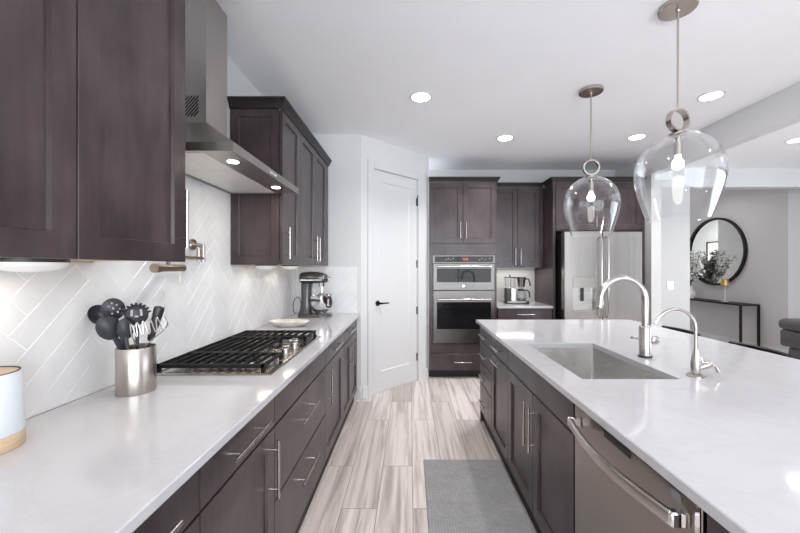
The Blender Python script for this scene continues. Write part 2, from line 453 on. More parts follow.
def rect(a0, a1, z0, z1, w): return [FD(a0, z0, w), FD(a1, z0, w), FD(a1, z1, w), FD(a0, z1, w)]
d.loops([rect(D0, D1, 0.012, 2.47, -0.052), rect(D0, D1, 0.012, 2.47, -0.014), rect(D0+0.002, D1-0.002, 0.014, 2.468, -0.012),
         rect(D0+0.115, D1-0.115, 0.235, 2.355, -0.012), rect(D0+0.128, D1-0.128, 0.248, 2.342, -0.024)])
pd = struct('door_1', d, TRIM, sharp=20, label='white one-panel pantry door in the angled wall')
h = MB()
h.lathe(FD(D0+0.062, 1.0, -0.012), [(0.030, 0), (0.030, 0.006), (0.026, 0.010), (0.012, 0.012), (0.011, 0.045)], 20, NN)
h.tube([FD(D0+0.062, 1.0, 0.036), FD(D0+0.075, 1.0, 0.040), FD(D0+0.11, 1.0, 0.040), FD(D0+0.185, 0.998, 0.038)], [0.011, 0.010, 0.0085, 0.0075], 10)
h.build('lever_handle', BLACKM, pd)
for z in (0.30, 0.87, 1.44, 2.20):
    k = MB()
    k.cyl(FD(D1+0.004, z-0.05, -0.004), FD(D1+0.004, z+0.05, -0.004), 0.007, 8)
    k.fbox(FD, D1-0.014, D1, z-0.045, z+0.045, -0.0119, -0.010)
    if z > 2: k.cyl(FD(D1+0.004, z+0.05, -0.004), FD(D1-0.045, z+0.062, 0.05), 0.006, 8)
    k.build('hinge', NICKEL2 if z < 2 else BLACKM, pd)
# baseboards
BBP = 0.014
struct('baseboard_end', MB().rbox(-0.556, -0.519, 3.746, 3.759, 0, 0.13, 0.003), TRIM)
struct('baseboard_pantry', MB().panel(FD, 0.012, 0.084, 0, 0.13, [(0, 0.0), (0, 0.011), (0.003, 0.014)]).panel(FD, 0.954, 1.04, 0, 0.13, [(0, 0.0), (0, 0.011), (0.003, 0.014)]), TRIM)
struct('baseboard_white', MB().box(3.072, 3.97, 5.036, 5.049, 0, 0.13).box(2.95, 3.07, 4.336, 4.349, 0, 0.13), TRIM)
struct('baseboard_mirror', MB().box(5.786, 5.799, 5.46, 12.19, 0, 0.13), TRIM)
struct('baseboard_return', MB().box(5.80, 7.09, 5.446, 5.459, 0, 0.13), TRIM)

# herringbone tile backsplash: grout bed plus real tiles
def herring(F, regions, parent, dep=0.006, sh=0.0):
    L, Wd, g = 0.304, 0.076, 0.0022
    A0 = min(r[0] for r in regions); A1 = max(r[1] for r in regions)
    Z0 = min(r[2] for r in regions); Z1 = max(r[3] for r in regions)
    out = MB()
    c45 = math.sqrt(0.5)
    t = MB()
    rnd = random.Random(3)
    n = int((A1-A0+Z1-Z0)/Wd)+14
    for i in range(-n, n):
        for j in range(-n, n):
            m = (i-j) % 8
            # classic herringbone on a square lattice with 4:1 tiles
            if m == 0: q = (i*Wd, j*Wd, L, Wd)
            elif m == 7: q = (i*Wd, j*Wd, Wd, L)
            else: continue
            x0, y0, lx, ly = q
            ring0 = [(x0+g/2, y0+g/2), (x0+lx-g/2, y0+g/2), (x0+lx-g/2, y0+ly-g/2), (x0+g/2, y0+ly-g/2)]
            bv = 0.0012
            ring1 = [(x0+g/2+bv, y0+g/2+bv), (x0+lx-g/2-bv, y0+g/2+bv), (x0+lx-g/2-bv, y0+ly-g/2-bv), (x0+g/2+bv, y0+ly-g/2-bv)]
            cx = (x0+lx/2-y0-ly/2)*c45+sh; cz = (x0+lx/2+y0+ly/2)*c45
            if not (-0.3 < cx < A1-A0+0.3 and -0.3 < cz < Z1-Z0+0.3): continue
            tx, tz = rnd.uniform(-.0005, .0005), rnd.uniform(-.0005, .0005)
            rs = []
            for ring, w in ((ring0, 0.002), (ring0, dep-0.001), (ring1, dep)):
                rs.append([((x-y)*c45+sh, (x+y)*c45, w + (0 if w < 0.003 else tx*(1 if k in (0, 3) else -1) + tz*(1 if k < 2 else -1))) for k, (x, y) in enumerate(ring)])
            t.loops(rs, False, True)
    base = bpy.data.meshes.new('tmp'); t.bm.to_mesh(base); t.bm.free()
    for (a0, a1, z0, z1) in regions:
        b = bmesh.new(); b.from_mesh(base)
        for co, no in (((a0-A0, 0, 0), (-1, 0, 0)), ((a1-A0, 0, 0), (1, 0, 0)), ((0, z0-Z0, 0), (0, -1, 0)), ((0, z1-Z0, 0), (0, 1, 0))):
            bmesh.ops.bisect_plane(b, geom=b.verts[:]+b.edges[:]+b.faces[:], plane_co=co, plane_no=no, clear_outer=True)
        for v in b.verts: v.co = Vector(F(v.co.x+A0, v.co.y+Z0, v.co.z))
        me = bpy.data.meshes.new('tmp'); b.to_mesh(me); b.free(); out.bm.from_mesh(me); bpy.data.meshes.remove(me)
    bpy.data.meshes.remove(base)
    return out.build('tile_layer', TILE, parent, sharp=20, weld=False)
bs = MB(); FLW = FL(XL)
regL = [(0.0, 1.36, 0.916, 1.410), (1.36, 2.395, 0.916, 1.95), (2.395, 3.752, 0.916, 1.410)]
for r in regL: bs.fbox(FLW, *r, 0.0, 0.0045)
b1 = struct('wall_left_backsplash', bs, GROUT)
herring(FLW, regL, b1, sh=-0.17)
regE = [(XL+0.0065, -0.560, 0.916, 1.402)]
b2 = struct('wall_end_backsplash', MB().fbox(FB(3.76), *regE[0], 0.0, 0.0045), GROUT)
herring(FB(3.76), regE, b2)
struct('wall_back_backsplash', MB().box(1.095, 1.788, 5.108, 5.119, 0.916, 1.389), WHITEP)

# ------------------------------------------------------------------ left base run
FC = -0.575; F = FL(FC)     # carcass front; fronts stand out to -0.555
def carcass(F, parent, a0, a1, z0=0.10, z1=0.884, depth=0.625, toe=True, mat=None):
    MB().fbox(F, a0+0.0005, a1-0.0005, z0, z1, -depth, -0.014).build('body', mat or WOOD, parent)
    if toe: MB().fbox(F, a0+0.001, a1-0.001, 0, z0, -depth, -0.012).build('toe_kick', TOE, parent)
BASE = 'base cabinets under the left counter'
c = thing('base_cabinet', 'dark wood base cabinet nearest the camera on the left, cut off by the bottom edge', 'cabinet', (-0.88, 0.68, 0))
carcass(F, c, 0.42, 0.941)
drawer(F, c, 0.42, 0.941, 0.745, 0.876, 0.26); door(F, c, 0.42, 0.941, 0.115, 0.737, 0.90, 0.59)
c = thing('base_cabinet', 'dark wood base cabinet with one drawer over a door beside the wide drawers', 'cabinet', (-0.88, 1.2, 0))
carcass(F, c, 0.941, 1.46)
drawer(F, c, 0.941, 1.46, 0.745, 0.876, 0.26); door(F, c, 0.941, 1.46, 0.115, 0.737, 1.415, 0.59, 0.23)
c = thing('drawer_cabinet', 'dark wood cabinet of two deep wide drawers below the gas cooktop', 'cabinet', (-0.88, 1.9, 0))
MB().fbox(F, 1.4605, 2.3295, 0.10, 0.86, -0.625, 0).build('body', WOOD, c)
MB().fbox(F, 1.461, 2.329, 0, 0.10, -0.625, -0.012).build('toe_kick', TOE, c)
drawer(F, c, 1.46, 2.33, 0.745, 0.876, 0, name='false_front')
drawer(F, c, 1.46, 2.33, 0.435, 0.737, 0.30, hz=0.625); drawer(F, c, 1.46, 2.33, 0.115, 0.427, 0.30, hz=0.325)
c = thing('base_cabinet', 'dark wood base cabinet with drawer and single door just past the cooktop', 'cabinet', (-0.88, 2.63, 0))
carcass(F, c, 2.33, 2.93)
drawer(F, c, 2.33, 2.93, 0.745, 0.876, 0.26); door(F, c, 2.33, 2.93, 0.115, 0.737, 2.385, 0.59, 0.23)
c = thing('base_cabinet', 'dark wood two-door base cabinet at the pantry end of left counter', 'cabinet', (-0.88, 3.33, 0))
carcass(F, c, 2.93, 3.725)
drawer(F, c, 2.93, 3.725, 0.745, 0.876, 0.30); door(F, c, 2.93, 3.328, 0.115, 0.737, 3.285, 0.60); door(F, c, 3.328, 3.725, 0.115, 0.737, 3.37, 0.60)

def counter(x0, x1, y0, y1, z0, z1, hole=None, e=0.003):
    R = lambda i, z: [(x0+i, y0+i, z), (x1-i, y0+i, z), (x1-i, y1-i, z), (x0+i, y1-i, z)]
    mb = MB()
    if hole:
        hx0, hx1, hy0, hy1 = hole
        H = lambda i, z: [(hx0-i, hy0-i, z), (hx1+i, hy0-i, z), (hx1+i, hy1+i, z), (hx0-i, hy1+i, z)]
        mb.loops([R(e, z0), R(0, z0+e), R(0, z1-e), R(e, z1), H(0.002, z1), H(0, z1-0.002), H(0, z0)], closed=True)
    else:
        mb.loops([R(e, z0), R(0, z0+e), R(0, z1-e), R(e, z1)])
    return mb
# left worktop with a cut-out for the cooktop tray
o = counter(XL+0.0065, -0.527, 0.0, 3.7525, 0.885, 0.915).build('countertop', STONE, loc=(-0.88, 1.9, 0.885), sharp=20)
tag(o, 'long white quartz worktop along the tiled wall holding the cooktop', 'countertop')

# ------------------------------------------------------------------ left wall cabinets
UF = -0.88; FU = FL(UF)
UB = 1.413
def upper(F, c, a0, a1, z0, z1, depth):
    MB().fbox(F, a0+0.0005, a1-0.0005, z0+0.012, z1, -depth, -0.014).build('body', WOOD, c)
    MB().fbox(F, a0+0.002, a1-0.002, z0+0.004, z0+0.012, -depth, -0.001).build('underside', UNDER, c)
c = thing('wall_cabinet', 'dark wood wall cabinet nearest the camera, filling the upper left corner', 'cabinet', (-1.04, 0.92, UB))
upper(FU, c, 0.487, 1.366, UB, 2.47, 0.328)
door(FU, c, 0.487, 0.921, UB, 2.465, 0.53, 1.575, 0.21); door(FU, c, 0.921, 1.366, UB, 2.465, 1.320, 1.573, 0.215)
c = thing('wall_cabinet', 'dark wood single-door wall cabinet right beside the range hood', 'cabinet', (-1.04, 2.6, UB))
upper(FU, c, 2.40, 2.79, UB, 2.47, 0.328)
door(FU, c, 2.40, 2.79, UB, 2.465, 2.45, 1.56, 0.22)
# decorative shaker end panel facing the hood
MB().panel(FB(2.4005), XL+0.002, UF-0.001, UB, 2.465, [(0, 0.001), (0, 0.012), (0.055, 0.012), (0.062, 0.004)]).build('end_panel', WOOD, c, sharp=20)
c = thing('wall_cabinet', 'dark wood two-door wall cabinet above the stand mixer', 'cabinet', (-1.04, 3.25, UB))
upper(FU, c, 2.79, 3.74, UB, 2.47, 0.328)
door(FU, c, 2.79, 3.225, UB, 2.465, 3.18, 1.56, 0.22); door(FU, c, 3.225, 3.66, UB, 2.465, 3.27, 1.56, 0.22)
MB().fbox(FU, 3.662, 3.739, UB, 2.465, 0.001, T).build('filler_strip', WOOD, c)
# crown moulding swept along a plan outline, profile leans out as it rises
def crown(path, z, flip=1, ends=True):
    prof = [(0.0, 0.0), (0.008, 0.0), (0.010, 0.012), (0.024, 0.040), (0.035, 0.052), (0.035, 0.066), (0.0, 0.066)]
    pts = [Vector((x, y)) for x, y in path]; n = len(pts)
    offs = []
    for i in range(n):
        def nrm(a, b):
            t = (b-a).normalized(); return Vector((t.y, -t.x))*flip
        if i == 0: m = nrm(pts[0], pts[1])
        elif i == n-1: m = nrm(pts[-2], pts[-1])
        else:
            n1, n2 = nrm(pts[i-1], pts[i]), nrm(pts[i], pts[i+1])
            m = (n1+n2); m = m/ max(0.2, m.dot(n1))
        offs.append(m)
    rings = [[(p.x+m.x*w, p.y+m.y*w, z+h) for w, h in prof] for p, m in zip(pts, offs)]
    return MB().loops(rings)
o = crown([(XL+0.002, 2.384), (UF+T, 2.384), (UF+T, 3.755)], 2.458, 1).build('crown_molding', CROWN, loc=(-0.9, 3.0, 2.471), sharp=25)
tag(o, 'dark crown moulding along the top of the cabinets past the hood', 'moulding')
o = crown([(XL+0.002, 0.487), (UF+T, 0.487), (UF+T, 1.366), (XL+0.002, 1.366)], 2.458, 1).build('crown_molding', CROWN, loc=(-0.9, 0.9, 2.471), sharp=25)
tag(o, 'dark crown moulding above the wall cabinet nearest the camera', 'moulding')
# shallow dome lights under the wall cabinets
def dome(y, x, r, label, power):
    t = thing('cabinet_light', label, 'light', (x, y, UB-0.03), 'lights under the left wall cabinets')
    MB().lathe((x, y, UB+0.003), [(r, 0), (r, -0.006), (r*0.99, -0.010)], 32).build('rim', BLACKP, t)
    MB().lathe((x, y, UB-0.007), [(r*0.97, 0), (r*0.93, -0.010), (r*0.75, -0.020), (r*0.4, -0.026), (0, -0.028)], 32).build('dome', UCAB, t)
    area('cabinet_glow', (x, y, UB-0.04), (0, 0, 0), 0.12, 0.12, power, (1.0, 0.92, 0.80), 'DISK', t)
dome(1.00, -1.07, 0.085, 'white shallow dome light under the wall cabinet nearest the camera', 0.2)
dome(2.60, -1.05, 0.075, 'white shallow dome light under the single-door wall cabinet by the hood', 0.2)
dome(3.12, -1.05, 0.075, 'white shallow dome light under the two-door wall cabinet above the mixer', 0.2)

# ------------------------------------------------------------------ range hood
t = thing('range_hood', 'stainless steel chimney range hood on the wall above the cooktop', 'range hood', (-1.0, 1.94, 1.88))
HX, HY0, HY1 = -0.745, 1.50, 2.38; HB = XL+0.008
CX, CY0, CY1 = -1.022, 1.785, 1.99
def rc(x1, y0, y1, z, x0=HB): return [(x0, y0, z), (x1, y0, z), (x1, y1, z), (x0, y1, z)]
MB().loops([rc(HX-0.02, HY0+0.02, HY1-0.02, 1.900, HB+0.02), rc(HX-0.02, HY0+0.02, HY1-0.02, 1.884, HB+0.02), rc(HX, HY0, HY1, 1.884), rc(HX, HY0, HY1, 1.922), rc(HX-0.006, HY0+0.006, HY1-0.006, 1.926),
            rc(CX+0.006, CY0-0.006, CY1+0.006, 2.117)], True, True).build('canopy', STEELH, t, sharp=15)
ch = MB().loops([rc(CX, CY0, CY1, 2.118), rc(CX, CY0, CY1, CZ-0.002)]).build('chimney', STEELH, t, sharp=15)
g = MB()
gx0, gx1, gz0, gz1 = -1.132, -1.060, 2.150, 2.252
for k in range(11):                       # diagonal louvre slots clipped to a rectangle
    c = -0.055+k*0.0185                   # slot runs along z = x*1.15 + c
    pa = []
    for x in (gx0, gx1):
        z = gz0+(x-gx0)*1.15+c
        xx = x
        if z < gz0: xx = gx0+(-c)/1.15; z = gz0
        if z > gz1: xx = gx0+(gz1-gz0-c)/1.15; z = gz1
        pa.append((xx, z))
    (xa, za), (xb, zb_) = pa
    if xb-xa < 0.006: continue
    n = 0.0042
    q = [(xa, za-n), (xb, zb_-n), (xb, zb_+n), (xa, za+n)]
    g.loops([[(x, CY0-0.0012, z) for x, z in q], [(x, CY0+0.0005, z) for x, z in q]])
g.build('vent_slots', BLACKM, ch)
for k in range(3):
    y0 = HY0+0.03+k*0.275
    MB().box(HB+0.03, -0.890, y0, y0+0.27, 1.885, 1.8995).build('filter', FILTER, t)
MB().box(-0.887, HX-0.022, HY0+0.022, HY1-0.022, 1.885, 1.8995).build('light_strip', STEELH, t)
for y in (1.66, 2.19):
    l = MB().lathe((-0.825, y, 1.886), [(0.025, 0), (0.025, -0.003), (0.0, -0.0032)], 20).build('hood_lamp', HOODLED, t)
    area('hood_glow', (-0.825, y, 1.880), (0, 0, 0), 0.06, 0.06, 0.8, (1.0, 0.90, 0.78), 'DISK', t)
b = MB()
for k in range(4): b.rbox(HX-0.001, HX+0.003, 1.90+k*0.024, 1.915+k*0.024, 1.895, 1.910, 0.001)
b.build('control_buttons', CHROME, t)

# ------------------------------------------------------------------ pot filler
t = thing('pot_filler', 'folded wall-mounted pot filler tap in champagne metal above the cooktop', 'tap', (XL, 1.96, 1.47))
pfx, pfy = XL+0.080, 1.945
MB().lathe((XL+0.0065, 1.965, 1.520), [(0.032, 0), (0.032, 0.006), (0.028, 0.012), (0.012, 0.015)], 24, (1, 0, 0)).tube([(XL+0.02, 1.965, 1.520), (XL+0.055, 1.960, 1.515), (pfx, pfy, 1.495)], 0.011).build('wall_flange', NICKEL2, t)
MB().cyl((pfx, pfy, 1.422), (pfx, pfy, 1.515), 0.010).build('valve_body', NICKEL2, t)
MB().cyl((pfx-0.022, pfy-0.004, 1.428), (pfx-0.022, pfy-0.004, 1.498), 0.012).build('valve_stem', NICKEL2, t)
MB().tube([(pfx, pfy-0.005, 1.442), (pfx, 1.70, 1.442), (XL+0.092, 1.66, 1.442), (XL+0.11, 1.63, 1.435), (XL+0.11, 1.62, 1.42), (XL+0.11, 1.62, 1.40)], 0.009, 12).build('swing_arm', BRONZE, t)
MB().tube([(XL+0.11, 1.735, 1.390), (XL+0.11, 1.725, 1.390), (XL+0.11, 1.725, 1.390), (XL+0.11, 1.56, 1.390), (XL+0.11, 1.56, 1.390), (XL+0.11, 1.530, 1.390)], [0.013, 0.018, 0.0165, 0.0165, 0.0205, 0.0205], 18).build('spout_joint', BRONZE, t)
MB().cyl((XL+0.115, 1.695, 1.374), (XL+0.117, 1.695, 1.318), 0.0035, 8).build('spout_lever', BRONZE, t)

# ------------------------------------------------------------------ gas cooktop
t = thing('gas_cooktop', 'stainless gas cooktop with black grates set in the white worktop', 'cooktop', (-0.87, 2.02, 0.9155))
X0, X1, Y0, Y1 = -1.140, -0.615, 1.570, 2.465; zc = 0.9155
R = lambda i, z: [(X0+i, Y0+i, z), (X1-i, Y0+i, z), (X1-i, Y1-i, z), (X0+i, Y1-i, z)]
MB().loops([R(0, zc), R(0, zc+0.004), R(0.004, zc+0.010), R(0.016, zc+0.011), R(0.022, zc+0.006)]).build('tray', TRAY, t, sharp=15)
zb = zc+0.006
for (bx, by, br) in ((-1.0, 1.74, 0.045), (-0.77, 1.74, 0.038), (-0.95, 2.02, 0.058), (-1.0, 2.31, 0.045), (-0.77, 2.31, 0.036)):
    bu = MB().lathe((bx, by, zb), [(br*1.5, 0), (br*1.45, 0.003), (br*1.1, 0.006), (br*1.05, 0.016), (br*0.9, 0.018)], 24).build('burner', STEEL, t)
    MB().lathe((bx, by, zb+0.0185), [(br, 0), (br, 0.006), (br*0.85, 0.009), (0, 0.0095)], 24).build('burner_cap', IRON, bu)
def grate(y0, y1, x0, x1, nb):
    g = MB(); z0, z1 = zc+0.031, zc+0.047
    xs = [x0+(x1-x0)*k/(nb-1) for k in range(nb)]
    for i, x in enumerate(xs):
        g.box(x-0.0037, x+0.0037, y0+0.006, y1-0.006, z0, z1)
    for y in (y0, y1-0.012):
        g.box(x0-0.006, x1+0.006, y, y+0.012, z0-0.002, z1-0.001)
    m = (y0+y1)/2
    g.box(xs[2], xs[-3], m-0.006, m+0.006, z0-0.004, z0+0.006)
    for x in (x0-0.008, x1-0.008):
        for y in (y0, y1-0.016):
            g.loops([[(x, y, zc+0.0105), (x+0.016, y, zc+0.0105), (x+0.016, y+0.016, zc+0.0105), (x, y+0.016, zc+0.0105)],
                     [(x+0.0, y+0.0, z1-0.001), (x+0.016, y, z1-0.001), (x+0.016, y+0.016, z1-0.001), (x, y+0.016, z1-0.001)]])
    return g.build('grate', IRON, t)
grate(1.582, 1.815, -1.122, -0.655, 11)
grate(1.819, 2.213, -1.122, -0.800, 8)
grate(2.217, 2.452, -1.122, -0.655, 11)
for k, y in enumerate((1.865, 1.94, 2.015, 2.09, 2.165)):
    kx = -0.70 + (0.022 if k % 2 else 0)
    kb = MB().lathe((kx, y, zb), [(0.026, 0), (0.026, 0.004), (0.022, 0.006), (0.020, 0.030), (0.017, 0.033)], 18).rbox(kx-0.018, kx+0.018, y-0.005, y+0.005, zb+0.032, zb+0.042, 0.002)
    kb.build('knob', NICKEL, t)

# ------------------------------------------------------------------ things on the left counter
ZC = 0.9155
# canister
t = thing('canister', 'pale blue ceramic canister with wooden base at the left edge of the worktop', 'canister', (-1.113, 0.924, ZC))
cc = (-1.113, 0.924, ZC)
MB().lathe(cc, [(0.0775, 0), (0.0790, 0.003), (0.0785, 0.040)], 40).build('wooden_base', CORK, t)
MB().lathe(cc, [(0.0785, 0.0405), (0.0795, 0.043), (0.0765, 0.11), (0.0715, 0.196), (0.0695, 0.199)], 40, caps=False).lathe(cc, [(0.0695, 0.199), (0.067, 0.198), (0.067, 0.19)], 40, caps=False).build('ceramic_body', CANB, t)
MB().lathe(cc, [(0.0665, 0.187), (0.0665, 0.194), (0.064, 0.197), (0, 0.198)], 40).build('wooden_lid', CORK, t)
MB().lathe(cc, [(0.0700, 0.1992), (0.0708, 0.2005), (0.0700, 0.2018), (0.0672, 0.2018), (0.0668, 0.1992)], 40, closed=True).build('brown_rim', STEMM, t)
# utensil crock
CKX, CKY = -1.055, 1.372
t = thing('utensil_crock', 'round brushed steel crock full of kitchen utensils', 'utensil holder', (CKX, CKY, ZC))
MB().lathe((CKX, CKY, ZC), [(0.0, 0), (0.0635, 0), (0.064, 0.002), (0.064, 0.171), (0.0625, 0.173), (0.0605, 0.171), (0.0605, 0.006), (0, 0.006)], 48, caps=False).build('steel_body', STEELC, t)
FPX = 356.0
def PX(px, py, Y): return Vector(((px-410)/FPX*Y, Y, 1.39-(py-268)/FPX*Y))
def frame_of(H, B):
    a = (H-B).normalized(); v = (Vector((0, 0, 1.39))-H).normalized()
    n = (v-a*v.dot(a)).normalized(); r = a.cross(n).normalized()
    return a, r, n
def cb(x, y): return Vector((CKX+x, CKY+y, ZC+0.012))
UG = 'utensils in the steel crock'
def shell(H, a, r, n, hw, hh, depth, taper=0.0, holes=None, N=28, flip=1):
    # shallow dished oval head, n faces the camera; depth > 0 bulges towards it
    m = MB(); vs = {}
    for layer in (0, 1):
        for i in range(N+1):
            for j in range(N+1):
                u = -1+2*i/N; v = -1+2*j/N
                x = u*math.sqrt(max(0, 1-v*v/2)); y = v*math.sqrt(max(0, 1-u*u/2))
                rr = min(1, x*x+y*y)
                p = H + r*(x*hw*(1-taper*y)) + a*(y*hh) + n*(flip*depth*(1-rr) - layer*0.0028*flip)
                vs[layer, i, j] = m.bm.verts.new(p)
    gone = set()
    if holes:
        for i in range(N):
            for j in range(N):
                u = -1+2*(i+.5)/N; v = -1+2*(j+.5)/N
                if holes(u, v): gone.add((i, j))
    for i in range(N):
        for j in range(N):
            if (i, j) in gone: continue
            m.face((vs[0, i, j], vs[0, i+1, j], vs[0, i+1, j+1], vs[0, i, j+1]))
            m.face((vs[1, i, j], vs[1, i, j+1], vs[1, i+1, j+1], vs[1, i+1, j]))
            for (di, dj, e0, e1) in ((-1, 0, (i, j), (i, j+1)), (1, 0, (i+1, j+1), (i+1, j)), (0, -1, (i+1, j), (i, j)), (0, 1, (i, j+1), (i+1, j+1))):
                q = (i+di, j+dj)
                if q in gone or not (0 <= q[0] < N and 0 <= q[1] < N):
                    m.face((vs[(0,)+e0], vs[(0,)+e1], vs[(1,)+e1], vs[(1,)+e0]))
    return m
def spoon(name, label, cat, Hpx, Y, hw, hh, B, depth=0.014, taper=0.0, holes=None, flip=1, hr=0.0055):
    H = PX(*Hpx, Y); a, r, n = frame_of(H, B)
    t = thing(name, label, cat, tuple(B), UG)
    shell(H, a, r, n, hw, hh, depth, taper, holes, flip=flip).build('head', SILIC, t, sharp=50)
    e = H-a*(hh*0.96) 
    MB().tube([B, B+(e-B)*0.5, e, e+a*hh*0.25], [hr*0.9, hr, hr*1.15, hr*0.7], 10).build('handle', SILIC, t)
    return t, H, a, r, n
spoon('ladle', 'black ladle with its bowl turned away, farthest left in the steel crock', 'ladle', (99.5, 315), 1.345, 0.032, 0.040, cb(0.032, 0.036), 0.022, flip=-1)
hs = [(0.0, 0.55), (-0.35, 0.35), (0.35, 0.35), (-0.5, -0.05), (0.0, 0.12), (0.5, -0.05), (-0.22, -0.35), (0.28, -0.32)]
spoon('slotted_spoon', 'black slotted spoon with round holes, standing tallest in the steel crock', 'spoon', (113.5, 309), 1.325, 0.035, 0.041, cb(-0.020, 0.024), 0.010,
      holes=lambda u, v: any(abs(u-x) < 0.085 and abs(v-y) < 0.085 for x, y in hs))
spoon('serving_spoon', 'large plain charcoal spoon in front of the slotted spoon in the crock', 'spoon', (109, 328), 1.300, 0.036, 0.047, cb(0.000, 0.016), 0.016)
spoon('small_spoon', 'narrow charcoal spoon in the middle of the steel crock', 'spoon', (125, 329), 1.312, 0.024, 0.040, cb(0.010, -0.026), 0.010, taper=0.1)
tt, H, a, r, n = spoon('pasta_server', 'black toothed pasta server beside the slotted spoon in the crock', 'pasta server', (136.5, 315), 1.35, 0.037, 0.039, cb(0.018, -0.011), 0.012,
      holes=lambda u, v: (abs(abs(u)-0.42) < 0.10 and -0.05 < v < 0.55) or (abs(u) < 0.12 and abs(v+0.12) < 0.12))
m = MB()
for k in range(9):
    th = PI*(0.08+0.84*k/8)
    p = H + r*math.cos(th)*0.036 + a*math.sin(th)*0.038
    m.tube([p, p + (r*math.cos(th)+a*math.sin(th))*0.006 + n*0.006, p + (r*math.cos(th)+a*math.sin(th))*0.008 + n*0.014], [0.005, 0.0045, 0.003], 8)
m.build('teeth', SILIC, tt)
B = cb(0.003, -0.002); H = PX(159.8, 306.5, 1.392)
t = thing('spatula', 'black utensil standing handle-up at the right of the steel crock', 'utensil', tuple(B), UG)
ax = (H-B).normalized()
MB().tube([B, B+(H-B)*0.55], 0.005, 8).build('shaft', SILIC, t)
MB().tube([H-ax*0.135, H-ax*0.125, H-ax*0.06, H-ax*0.012, H-ax*0.003, H], [0.008, 0.012, 0.016, 0.0185, 0.017, 0.010], 16).build('grip', BLACKP, t)
# potato masher: wavy wire plate on two bent wires
t = thing('potato_masher', 'steel wire potato masher upside down at the front of the crock', 'masher', tuple(cb(0.032, -0.022)), UG)
A = PX(131, 331, 1.290); Bq = PX(167.5, 322.5, 1.318)
ux = (Bq-A).normalized(); vv = (Vector((0, 0, 1.39))-A).normalized(); up = (vv - ux*vv.dot(ux)).normalized()
sd = ux.cross(up).normalized()
if sd.z < 0: sd = -sd
pts = []
Lw = (Bq-A).length; NW = 11
for k in range(NW*8+1):
    q = k/(NW*8); s = math.sin(q*NW*PI)
    s = math.copysign(abs(s)**0.7, s)
    pts.append(A + ux*(q*Lw) + sd*(s*0.026) + up*0.012*math.sin(q*PI))
MB().tube(pts, 0.0021, 6).build('wire_grid', NICKEL, t)
J = Vector((CKX+0.033, CKY-0.026, ZC+0.172))
w = MB()
for E, sg in ((A, -1), (Bq, 1)):
    pth = []
    q0, q1, q2, q3 = E, E-sd*0.03+ux*sg*0.002, J+ux*sg*0.010+Vector((0, 0, 0.016)), J+Vector((0, 0, -0.02))
    for k in range(13):
        q = k/12
        pth.append(q0*(1-q)**3+q1*3*q*(1-q)**2+q2*3*q*q*(1-q)+q3*q**3)
    w.tube(pth, 0.0024, 6)
w.build('wire_arms', NICKEL, t)
MB().tube([J+Vector((0, 0, -0.018)), (J+cb(0.032, -0.022))/2, cb(0.032, -0.022)], 0.006, 8).build('shaft', CHROME, t)

# marble dish
dx, dy = -0.985, 2.90
m = MB()
prof = [(0.0, 0.0), (0.55, 0.0), (0.62, 0.004), (0.85, 0.022), (1.0, 0.042), (0.985, 0.046), (0.94, 0.043), (0.80, 0.026), (0.58, 0.010), (0.0, 0.008)]
rings = []
for rr, hh in prof:
    ring = []
    for k in range(40):
        th = 2*PI*k/40; c_, s_ = math.cos(th), math.sin(th)
        ring.append((dx + math.copysign(abs(c_)**0.8, c_)*0.165*max(rr, 1e-4), dy + math.copysign(abs(s_)**0.8, s_)*0.085*max(rr, 1e-4), ZC+hh))
    rings.append(ring)
m.loops(rings, False, False)
o = m.build('serving_dish', MARBLE, loc=(dx, dy, ZC))
tag(o, 'shallow oval marbled dish between the cooktop and the stand mixer', 'dish')

# stand mixer (side on, head pointing into the room)
mx, my = -0.93, 3.50
t = thing('stand_mixer', 'graphite stand mixer with steel bowl in the far left corner', 'stand mixer', (mx, my, ZC))
def ell(cx, cy, z, rx, ry, n=28, p=2.6, sh=0):
    out = []
    for k in range(n):
        th = 2*PI*k/n; c_, s_ = math.cos(th), math.sin(th)
        out.append((cx+math.copysign(abs(c_)**(2/p), c_)*rx, cy+math.copysign(abs(s_)**(2/p), s_)*ry, z))
    return out
m = MB()
m.loops([ell(mx, my, ZC, 0.165, 0.105, p=3.2), ell(mx, my, ZC+0.022, 0.162, 0.102, p=3.2), ell(mx-0.003, my, ZC+0.032, 0.150, 0.092, p=3)])
m.build('base', MIXER, t, sharp=50)
m = MB()
m.loops([ell(mx-0.095, my, ZC+0.026, 0.072, 0.075), ell(mx-0.092, my, ZC+0.06, 0.056, 0.062), ell(mx-0.085, my, ZC+0.16, 0.048, 0.054),
         ell(mx-0.085, my, ZC+0.27, 0.050, 0.054), ell(mx-0.08, my, ZC+0.325, 0.056, 0.056)])
m.build('column', MIXER, t, sharp=50)
def ring_x(x, z, ry, rz, n=28, p=2.5):
    out = []
    for k in range(n):
        th = 2*PI*k/n; c_, s_ = math.cos(th), math.sin(th)
        out.append((x, my+math.copysign(abs(c_)**(2/p), c_)*ry, z+math.copysign(abs(s_)**(2/p), s_)*rz))
    return out
hz = ZC+0.378
m = MB()
m.loops([ring_x(mx-0.150, hz-0.004, 0.030, 0.022), ring_x(mx-0.146, hz-0.002, 0.050, 0.042), ring_x(mx-0.125, hz, 0.062, 0.054), ring_x(mx-0.06, hz+0.003, 0.066, 0.059),
         ring_x(mx+0.03, hz+0.002, 0.063, 0.056), ring_x(mx+0.09, hz-0.003, 0.056, 0.047), ring_x(mx+0.115, hz-0.006, 0.047, 0.038), ring_x(mx+0.124, hz-0.007, 0.034, 0.026)])
hd = m.build('head', MIXER, t, sharp=50)
